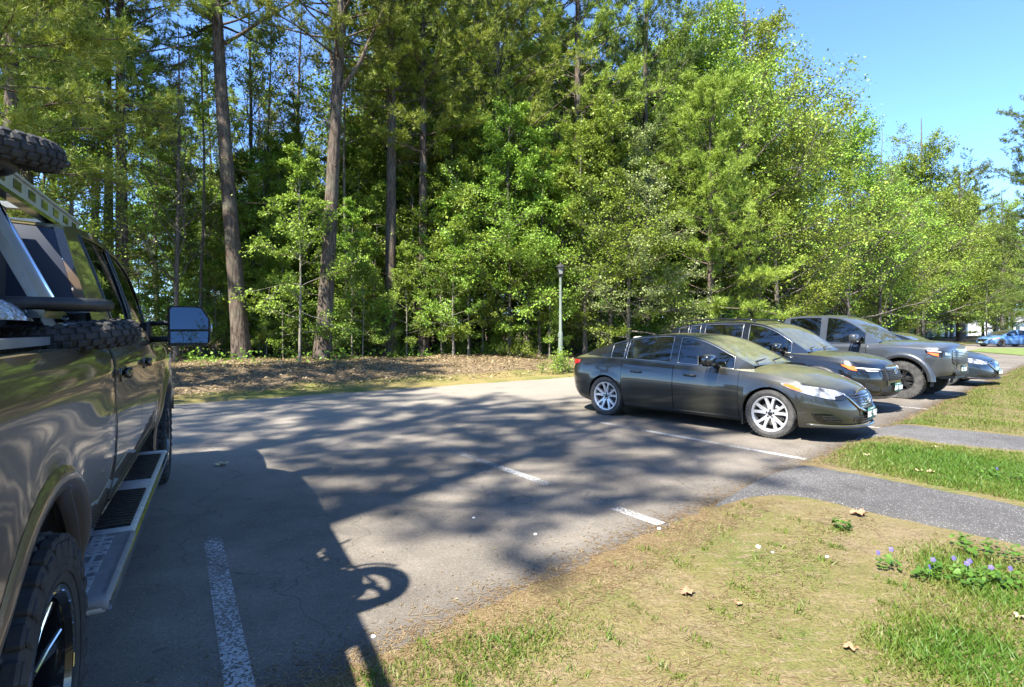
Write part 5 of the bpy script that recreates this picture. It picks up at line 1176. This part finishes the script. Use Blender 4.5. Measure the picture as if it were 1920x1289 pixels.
# two small fat tyred bicycles lying across the bed, wheels towards the camera side
def bike(loc, tilt, yaw, label):
    root = empty('bicycle', loc); root.rotation_euler = (tilt[0], tilt[1], yaw); tag(root, label, 'bicycle', 'bicycles carried on the truck bed')
    r, w = .255, .052
    for cx in (0, -1.12):                                         # bicycle plane = local XY, wheels' axis = Z
        h = empty('wheel', (cx, 0, 0), 0, root); q = MB(); q.lathe([(r-w+w*math.cos(t), w*math.sin(t)*.98) for t in np.linspace(0, 2*math.pi, 17)], 56, 0)
        for i in range(34):
            for (t, o) in ((-.95, 0), (-.42, .09), (.1, 0), (.6, .09), (1.1, 0)):
                M = Matrix.Rotation(2*math.pi*i/34+o, 4, 'Z') @ Matrix.Translation((r-w, 0, 0)) @ Matrix.Rotation(-t, 4, 'Y') @ Matrix.Translation((w+.001, 0, 0)); q.rbox((0, 0, 0), (.011, .030, .024), .003, 1, 0, M)
        q.build('tyre', M_tyrek, h, 35)
        q = MB(); q.lathe([(r-w*1.6, -.035), (r-w*1.75, -.03), (r-w*1.9, 0), (r-w*1.75, .03), (r-w*1.6, .035)], 40, 0); q.lathe([(0, -.05), (.035, -.05), (.035, .05), (0, .05)], 16, 0)
        for i in range(18):
            a = 2*math.pi*i/18; z = .03*(-1)**i; q.tube([(.035*math.cos(a), .035*math.sin(a), z), ((r-w*1.7)*math.cos(a+.25), (r-w*1.7)*math.sin(a+.25), 0)], .0022, 4)
        q.build('rim', M_alu, h)
    q = MB()
    for z in (-.07, .07): q.tube([(0, 0, z), (-.12, .33, z), (-.14, .36, z*.3)], .016, 8); q.tube([(-1.12, 0, z), (-.72, .02, z*.6)], .012, 8); q.tube([(-1.12, 0, z), (-.85, .38, z*.3)], .010, 8)
    q.tube([(-.14, .36, 0), (-.22, .62, 0)], .02, 8); q.tube([(-.16, .42, 0), (-.72, .02, 0)], .034, 10); q.tube([(-.72, .02, 0), (-.9, .52, 0)], .018, 8); q.build('frame', M_trim, root)
    q = MB(); q.tube([(-.26, .70, -.30), (-.22, .66, -.12), (-.22, .64, 0), (-.22, .66, .12), (-.26, .70, .30)], .013, 8); q.build('handlebar', M_blk, root)
    q = MB(); q.rbox((-.92, .56, 0), (.25, .07, .15), .03); q.build('saddle', M_blk, root)
    q = MB(); P = [((r+.045)*math.cos(t), (r+.045)*math.sin(t), 0) for t in np.linspace(.7, 2.7, 14)]; q.tube(P, .014, 6); q.build('mudguard', M_trim, root)
    return root
YAW = math.atan2(TN_[1], TN_[0])
x, y = tw(.80, -.13); bike((x, y, 1.49), (R(3), R(-4), 0), YAW, 'bicycle lying low across the truck bed, its fat knobbly tyre over the bed side')
x, y = tw(.47, -.33); bike((x, y, 2.165), (R(8), R(5), 0), YAW, 'bicycle lying on top of the truck rack, its fat knobbly tyre highest')
# padded hoops that hold the bicycle wheels
def hoop(u, v, z, label):
    root = empty('wheel_hoop', (*tw(u, v), z), YAW); tag(root, label, 'bike rack', 'bicycle hoops on the truck'); q = MB()
    P = [(-.75, .15, 0), (.06, .15, 0)]+[(.06+.15*math.cos(t), .15*math.sin(t), 0) for t in np.linspace(1.3, -1.3, 9)]+[(.06, -.15, 0), (-.75, -.15, 0)]
    q.tube(P, .024, 10); q.build('tube', M_blk, root); q = MB(); q.box((.02, 0, -.04), (.05, .34, .03)); q.build('strap', M_trim, root)
hoop(.66, -.18, 1.615, 'black tubular hoop just above the lower bicycle tyre on the truck')
hoop(.38, -.42, 2.085, 'black tubular hoop just under the upper bicycle tyre on the truck')
q = MB(); rows = []
for i in range(26):
    row = []
    for j in range(18):
        a = math.pi*j/17; f = .7+.3*math.sin(math.pi*i/25); row.append((-.45+.9*i/25, -math.cos(a)*.17*f+.01*math.sin(i*2.3+j), math.sin(a)*.085*f*(1+.25*math.sin(i*1.1+j*.7))))
    rows.append(row)
q.grid(rows); t = q.build('tarp_bundle', M_tarp); t.scale = (.6, .7, .8); t.location = (*tw(.42, -.30), 1.55); t.rotation_euler = (0, 0, TANG); tag(t, 'crumpled silver tarp rolled between the bed rack and the lower bicycle', 'tarp')
# ================================================================ LAMP, HOUSES, GRASS, LEAVES
M_post = mat('pale_green_paint', (.17, .20, .155), .65, noise=(6, (.12, .145, .11)))
M_lant = mat('dark_lantern_metal', (.035, .032, .03), .45)
M_lglass = mat('lantern_glass', (.20, .21, .19), .2, coat=.5)
def lamp():
    X, Y = PX(1051, 19), 19; z0 = woods_z(X, Y); root = empty('lamp_post', (X, Y, z0)); tag(root, 'pale green lamp post with a dark lantern on top, at the edge of the woods', 'lamp post')
    h = ZZ(519, Y)-z0; q = MB(); q.lathe([(.078, -.1), (.078, 1.25), (.072, 1.30), (.052, 1.36), (.044, h-.05), (.05, h)], 16); q.box((-.075, -.04, 1.22), (.03, .07, .14)); q.build('post', M_post, root)
    q = MB(); q.lathe([(.05, h), (.09, h+.02), (.10, h+.06), (.13, h+.07), (.13, h+.085), (.0, h+.085)], 8, 0, None, 'Z', False); q.lathe([(0, h+.33), (.16, h+.31), (.17, h+.325), (.09, h+.40), (.03, h+.44), (.02, h+.49), (0, h+.50)], 8, 0, None, 'Z', False)
    for k in range(4):
        a = math.pi/4+k*math.pi/2; q.tube([(.10*math.cos(a), .10*math.sin(a), h+.08), (.135*math.cos(a), .135*math.sin(a), h+.32)], .009, 5)
    q.build('lantern', M_lant, root)
    q = MB(); q.lathe([(.085, h+.085), (.115, h+.31)], 4, 0, Matrix.Rotation(math.pi/4, 4, 'Z'), 'Z', False); q.build('lantern_glass', M_lglass, root)
lamp()
M_clap = mat('white_clapboard', (.72, .73, .72), .6); M_shing = mat('grey_shingles', (.12, .12, .125), .9, noise=(5, (.17, .165, .16))); M_pane = mat('window_pane', (.03, .04, .05), .08)
def house(x, y, w, d, h, rz, label):
    root = empty('house', (x, y, 0), rz); tag(root, label, 'house'); q = MB(); q.box((0, 0, h/2), (w, d, h)); q.add([(-w/2, -d/2, h), (-w/2, d/2, h), (-w/2, 0, h+1.9), (w/2, -d/2, h), (w/2, d/2, h), (w/2, 0, h+1.9)], [(0, 1, 2), (3, 5, 4)], 0, False)
    for i in range(int(h/.22)): q.box((0, -d/2-.008, .2+i*.22), (w+.02, .012, .02))
    q.build('wall', M_clap, root); q = MB(); e = .4
    q.add([(-w/2-e, -d/2-e, h-.38), (w/2+e, -d/2-e, h-.38), (w/2+e, 0, h+2.05), (-w/2-e, 0, h+2.05), (-w/2-e, d/2+e, h-.38), (w/2+e, d/2+e, h-.38)], [(0, 1, 2, 3), (3, 2, 5, 4)], 0, False); q.build('roof', M_shing, root)
    for i in range(3):
        q = MB(); q.box((-w*.32+i*w*.32, -d/2-.03, h*.5), (1.1, .05, 1.4)); f = q.build('window', M_white, root); q = MB(); q.box((-w*.32+i*w*.32, -d/2-.06, h*.5), (.95, .02, 1.25)); q.build('pane', M_pane, f)
house(PX(1725, 92), 92, 13, 8, 3.0, .5, 'white house glimpsed behind the trees past the parked cars')
house(PX(660, 62), 62, 15, 8, 3.2, .3, 'white house glimpsed between the pine trunks deep behind the woods')
house(PX(1870, 105), 105, 11, 7, 3.0, .2, 'small white house far behind the blue sedan')

# --- grass blades, needles and leaf litter: too many to count
def tri_blades(P, hgt, wd, r, lean=.5):
    n = len(P); az = r.uniform(0, 2*math.pi, n); s = np.stack([np.cos(az), np.sin(az), np.zeros(n)], 1)*(wd/2)[:, None]
    tip = P+np.stack([r.normal(0, lean, n)*hgt, r.normal(0, lean, n)*hgt, hgt], 1); V = np.stack([P-s, P+s, tip], 1).reshape(-1, 3); return V, np.arange(3*n).reshape(-1, 3)
L_grass = leaf_mat('grass_blade', (.19, .155, .065), (.135, .170, .028), (.070, .150, .016), .35, 0, 0)
L_needle = leaf_mat('dry_needle', (.11, .068, .034), (.20, .135, .072), (.29, .22, .125), .15, 0, 0)
L_litter = leaf_mat('dry_leaf', (.12, .080, .038), (.25, .175, .088), (.38, .30, .175), .2, 0, 0, rough=.75)
r = np.random.default_rng(44)
def inpoly(pt, poly):
    c = False; n = len(poly); j = n-1
    for i in range(n):
        if (poly[i][1] > pt[1]) != (poly[j][1] > pt[1]) and pt[0] < (poly[j][0]-poly[i][0])*(pt[1]-poly[i][1])/(poly[j][1]-poly[i][1])+poly[i][0]: c = not c
        j = i
    return c
def pathpoly(near, far):
    A = [G(*p) for p in near]; B = [G(*p) for p in far]
    ext = lambda L: L+[tuple(np.array(L[-1])+(np.array(L[-1])-np.array(L[-2]))*8)]
    return ext(A)+ext(B)[::-1]
PP = [pathpoly(*PATH1), pathpoly(*PATH2)]
LUSH = [(*G(1850, 1085), .42, 1.0), (*G(1790, 1240), .34, .9), (*G(1900, 1270), .30, 1.0), (*G(1910, 900), 1.2, 1.0), (*G(1760, 880), 1.0, .7), (*G(1640, 850), .7, .6), (*G(1700, 795), .5, .5), (*G(900, 1230), .28, .65), (*G(760, 1275), .22, .6), (*G(1010, 1190), .2, .4), (*G(1180, 1210), .25, .35), (*G(1575, 1002), .07, .9), (*G(1900, 1150), .25, .8)]
def lush(x, y):
    v = .10+.30*hnoise(x*1.1+3, y*1.1, 1.0)+.22*hnoise(x*4.1, y*4.1+5)
    for a, b, rad, k in LUSH: v += k*math.exp(-((x-a)**2+(y-b)**2)/(rad*rad))
    if y > 7.5: v += .28
    elif x < 2.3 and hnoise(x*8.5, y*8.5+2) > .52: v += .55
    return v
PT = []; HG = []; TN2 = []; ND = []
for k in range(330000):
    Y = 2.1*math.exp(r.random()*math.log(34/2.1)); w = r.random(); xe = E0[0]+(Y-E0[1])*ED[0]/ED[1]-.4; x = xe+w*(max(Y*.98+.6-xe, .3)); d = (x-E0[0])*EN[0]+(Y-E0[1])*EN[1]
    if -.30 < d < .02 and r.random() < math.exp(d*13)*.5: ND.append((x, Y, .004))
    if d < .02: continue
    q_ = (x, Y)
    if Y < 9 and (inpoly(q_, PP[0]) or inpoly(q_, PP[1])): continue
    if Y > 22 and d > 0 and not (Y > 31.5 and x > 29): continue
    v = lush(x, Y)
    if d < .45 and r.random() < .30: ND.append((x, Y, lawn_z(x, Y)+.002)); continue
    if r.random() > v*1.15*min(d/.25, 1): 
        if r.random() < .13: ND.append((x, Y, lawn_z(x, Y)+.002))
        continue
    PT.append((x, Y, lawn_z(x, Y)-.003)); HG.append((.008+.022*min(max(v, 0), 1))*r.uniform(.5, 1.4)*(1+min(Y, 20)*.07)); TN2.append(min(max(.15+v*.55+r.normal(0, .2), 0), 1))
PT = np.array(PT); HG = np.array(HG); V, Ft = tri_blades(PT, HG, .0035+HG*.10+PT[:, 1]*.0007, r, .6)
tag(link_mesh('grass', np_mesh('grass', V, Ft, False, TN2), L_grass), kind='stuff')
ND = np.array(ND); n = len(ND); az = r.uniform(0, 6.28, n); L = r.uniform(.012, .07, n)*(1+ND[:, 1]*.03); dx = np.stack([np.cos(az), np.sin(az), r.uniform(-.02, .12, n)], 1)*L[:, None]; s_ = np.stack([-np.sin(az), np.cos(az), np.zeros(n)], 1)*(.0012+ND[:, 1]*.0005)[:, None]
tag(link_mesh('dry_needles', np_mesh('dry_needles', np.stack([ND-s_, ND+s_, ND+dx], 1).reshape(-1, 3), np.arange(3*n).reshape(-1, 3), False, r.random(n)), L_needle), kind='stuff')
# leaf litter on the bank and in the woods
PT = []; 
for k in range(60000):
    s = r.uniform(-24, 26); w = abs(r.normal(4.6, 2.6))
    if w < .55 or w > 16: continue
    x, y = f_pt(s, w); PT.append((x, y, bank_z(s, w, x, y)+.012+.03*r.random()))
PT = np.array(PT); n = len(PT); D = np.concatenate([r.normal(0, 1, (n, 2)), r.normal(0, .25, (n, 1))], 1); N = r.normal(0, .38, (n, 3))+np.array([0, 0, 1.0])
V, Fq = leaf_quads(PT, D, N, r.uniform(.04, .095, n)); tag(link_mesh('leaf_litter', np_mesh('leaf_litter', V, Fq, False, r.random(n)), L_litter), kind='stuff')
# low green ground cover under the trees
PT = []; TN3 = []
for k in range(42000):
    s = r.uniform(-22, 60); w = 5.2+abs(r.normal(0, 5.0)); w += .5 if s < 2 else 0; x, y = f_pt(s, w); c = hnoise(x*.9, y*.9)+.35
    if c < r.random()*.9: continue
    PT.append((x, y, bank_z(s, w, x, y)+r.random()**1.5*.55*min(c, 1))); TN3.append(min(max(.3+.5*r.random()+.2*c, 0), 1))
PT = np.array(PT); n = len(PT); D = r.normal(0, 1, (n, 3)); N = r.normal(0, .5, (n, 3))+np.array([0, 0, 1.0])
V, Fq = leaf_quads(PT, D, N, r.uniform(.06, .13, n)); tag(link_mesh('undergrowth', np_mesh('undergrowth', V, Fq, False, TN3), L_shrub), kind='stuff')
# crumbs of bark, needles and petals on the asphalt
PT = []
for k in range(6000):
    Y = 2.3*math.exp(r.random()*math.log(14/2.3)); x = r.uniform(-.95, .6)*Y; d = (x-E0[0])*EN[0]+(Y-E0[1])*EN[1]
    if d > -.02: continue
    if d < -.5 and r.random() < .75: continue
    PT.append((x, Y, .004))
PT = np.array(PT); n = len(PT); D = np.concatenate([r.normal(0, 1, (n, 2)), np.zeros((n, 1))], 1); N = r.normal(0, .15, (n, 3))+np.array([0, 0, 1.0])
V, Fq = leaf_quads(PT, D, N, r.uniform(.006, .022, n)*(1+PT[:, 1]*.06), .22); tag(link_mesh('bark_crumbs', np_mesh('bark_crumbs', V, Fq, False, r.random(n)**1.5), L_litter), kind='stuff')

# --- single things lying on the grass
M_dry = mat('tan_dry_leaf', (.36, .20, .11), .7, noise=(30, (.25, .13, .07))); M_dry2 = mat('pale_dry_leaf', (.50, .40, .24), .7, noise=(30, (.38, .29, .16)))
def dead_leaf(px, py, size, m, label, rz):
    x, y = G(px, py); q = MB(); K = 30; rim = []
    for i in range(K):
        a = 2*math.pi*i/K; rr_ = size*(.42+.30*abs(math.cos(2.5*a))**1.4+.06*math.sin(9*a)); rim.append((rr_*math.cos(a)*1.15, rr_*math.sin(a), size*(.10+.22*math.sin(2*a+1)**2+.05*math.sin(7*a))))
    ins = [(p[0]*.5, p[1]*.5, p[2]*.35) for p in rim]; n = K
    q.add(rim+ins+[(0, 0, .01)], [(i, (i+1) % n, n+(i+1) % n, n+i) for i in range(n)]+[(n+i, n+(i+1) % n, 2*n) for i in range(n)]); q.tube([(-size*.4, 0, .01), (-size*.8, size*.05, .02), (-size*1.1, size*.02, .015)], .0015, 4)
    d = (x-E0[0])*EN[0]+(y-E0[1])*EN[1]; o = q.build('dead_leaf', m); o.location = (x, y, (lawn_z(x, y) if d > 0 else 0)+.012); o.rotation_euler = (0, 0, rz); tag(o, label, 'leaf', 'dead leaves on the ground')
dead_leaf(1610, 976, .085, M_dry, 'curled tan leaf at the edge of the nearest path', .5)
dead_leaf(1288, 1122, .06, M_dry, 'flat tan leaf lying in the middle of the worn lawn', 1.2)
dead_leaf(1592, 1232, .045, M_dry, 'small reddish leaf on bare soil near the lush corner of the lawn', 2.2)
dead_leaf(1385, 1147, .025, M_dry, 'tiny brown leaf on the worn lawn beside the flat tan one', .2)
dead_leaf(1910, 1175, .04, M_dry2, 'pale leaf beside the violets at the lawn side', 2.6)
dead_leaf(1745, 895, .065, M_dry2, 'larger pale leaf on the grass strip between the two paths', .9)
dead_leaf(1722, 893, .05, M_dry2, 'smaller pale leaf on the grass strip between the two paths', 2.9)
dead_leaf(1752, 844, .055, M_dry2, 'pale leaf beside the farther path', 1.9)
dead_leaf(1625, 861, .05, M_dry2, 'pale leaf near the kerbless corner of the grass strip', .1)
dead_leaf(415, 874, .09, M_dry2, 'pale leaf lying on the asphalt beside the truck', .4)
M_wp = mat('white_pebble', (.72, .71, .68), .7)
def pebble(px, py, s, label):
    x, y = G(px, py); bm = bmesh.new(); bmesh.ops.create_icosphere(bm, subdivisions=2, radius=s); rr_ = np.random.default_rng(int(px))
    for v in bm.verts: v.co *= 1+rr_.normal(0, .10); v.co.z *= .6
    me = bpy.data.meshes.new('pebble'); bm.to_mesh(me); bm.free(); d = (x-E0[0])*EN[0]+(y-E0[1])*EN[1]; o = link_mesh('pebble', me, M_wp); o.location = (x, y, (lawn_z(x, y) if d > 0 else 0)+s*.3); tag(o, label, 'pebble', 'white pebbles')
pebble(1422, 1038, .018, 'largest white pebble, lying on the worn lawn'); pebble(1449, 1049, .010, 'small white pebble just beside the largest one'); pebble(1551, 1057, .011, 'small white pebble on the lawn towards the violets')
pebble(1236, 993, .015, 'white pebble at the end of the short painted line'); pebble(700, 1195, .012, 'white pebble on the shaded asphalt near the lawn edge'); pebble(888, 972, .012, 'white pebble in the middle of the shaded asphalt'); pebble(1004, 1003, .014, 'white pebble on the sunlit asphalt by the lawn edge')
L_viol = leaf_mat('violet_leaf', (.045, .11, .014), (.075, .16, .02), (.11, .21, .03), .4, 0, 0); M_petal = mat('violet_petal', (.10, .075, .28), .6)
def violet(px, py, wdt, nl, nf, label):
    x, y = G(px, py); r = np.random.default_rng(int(px)); root = empty('violet_plant', (x, y, lawn_z(x, y))); tag(root, label, 'violet'); w = MB(); V = []; Fs = []; TN4 = []
    for i in range(nl):
        a = r.uniform(0, 6.28); rad = wdt*math.sqrt(r.random()); h = r.uniform(.02, .07); c = np.array([rad*math.cos(a), rad*math.sin(a), h]); sz = r.uniform(.009, .018); t = r.uniform(0, 6.28); u = np.array([math.cos(t), math.sin(t), r.normal(0, .3)]); v = np.array([-math.sin(t), math.cos(t), r.normal(0, .3)]); k = len(V)
        pts = [(-.9, 0, 0), (-1.1, .45, .1), (-.5, .85, .22), (.3, .7, .18), (1.2, 0, -.1), (.3, -.7, .18), (-.5, -.85, .22), (-1.1, -.45, .1)]
        V += [tuple(c)]+[tuple(c+sz*(p_[0]*u+p_[1]*v)+np.array([0, 0, p_[2]*sz])) for p_ in pts]; Fs += [(k, k+1+j, k+1+(j+1) % 8) for j in range(8)]; TN4 += [r.random()]*8
    c_ = link_mesh('foliage', np_mesh('foliage', V, Fs, True, TN4), L_viol, root)
    for i in range(nf):
        a = r.uniform(0, 6.28); rad = wdt*math.sqrt(r.random())*.9; q = MB(); c = Vector((rad*math.cos(a), rad*math.sin(a), r.uniform(.08, .11))); yaw = r.uniform(-2.6, -.6)
        for k in range(5):
            t = 2*math.pi*k/5+.3; M = Matrix.Translation(c) @ Matrix.Rotation(yaw, 4, 'Z') @ Matrix.Rotation(R(70), 4, 'Y') @ Matrix.Rotation(t, 4, 'Z'); q.add([(0, 0, 0), (.006, -.004, .002), (.013, -.005, .001), (.015, 0, -.002), (.013, .005, .001), (.006, .004, .002)], [(0, 1, 2, 3, 4, 5)], 0, True, M)
        q.tube([tuple(c), (c.x*.9, c.y*.9, 0)], .0013, 4, 1); q.build('flower', [M_petal, M_stem], root)
M_stem = mat('green_stem', (.10, .20, .04), .6)
violet(1668, 1078, .09, 26, 2, 'small violet with two blue flowers, nearest the worn lawn'); violet(1735, 1102, .08, 34, 1, 'violet with a single flower between the two larger ones')
violet(1795, 1100, .15, 120, 4, 'largest leafy violet clump with deep blue flowers'); violet(1885, 1108, .12, 60, 2, 'violet clump at the edge of the lush grass by the lawn side'); violet(1850, 1050, .2, 120, 0, 'flowerless violet clump behind the largest one')
violet(1578, 1002, .07, 40, 0, 'lone green weed tuft near the path edge'); violet(1870, 905, .22, 120, 1, 'violet clump on the grass strip between the paths')
# bush at the foot of the lamp post
o = place('lamp_bush', 'shrub3', PX(1056, 18.4), 18.4, 'round bright green bush at the foot of the lamp post', None, 'bush', s=.75)
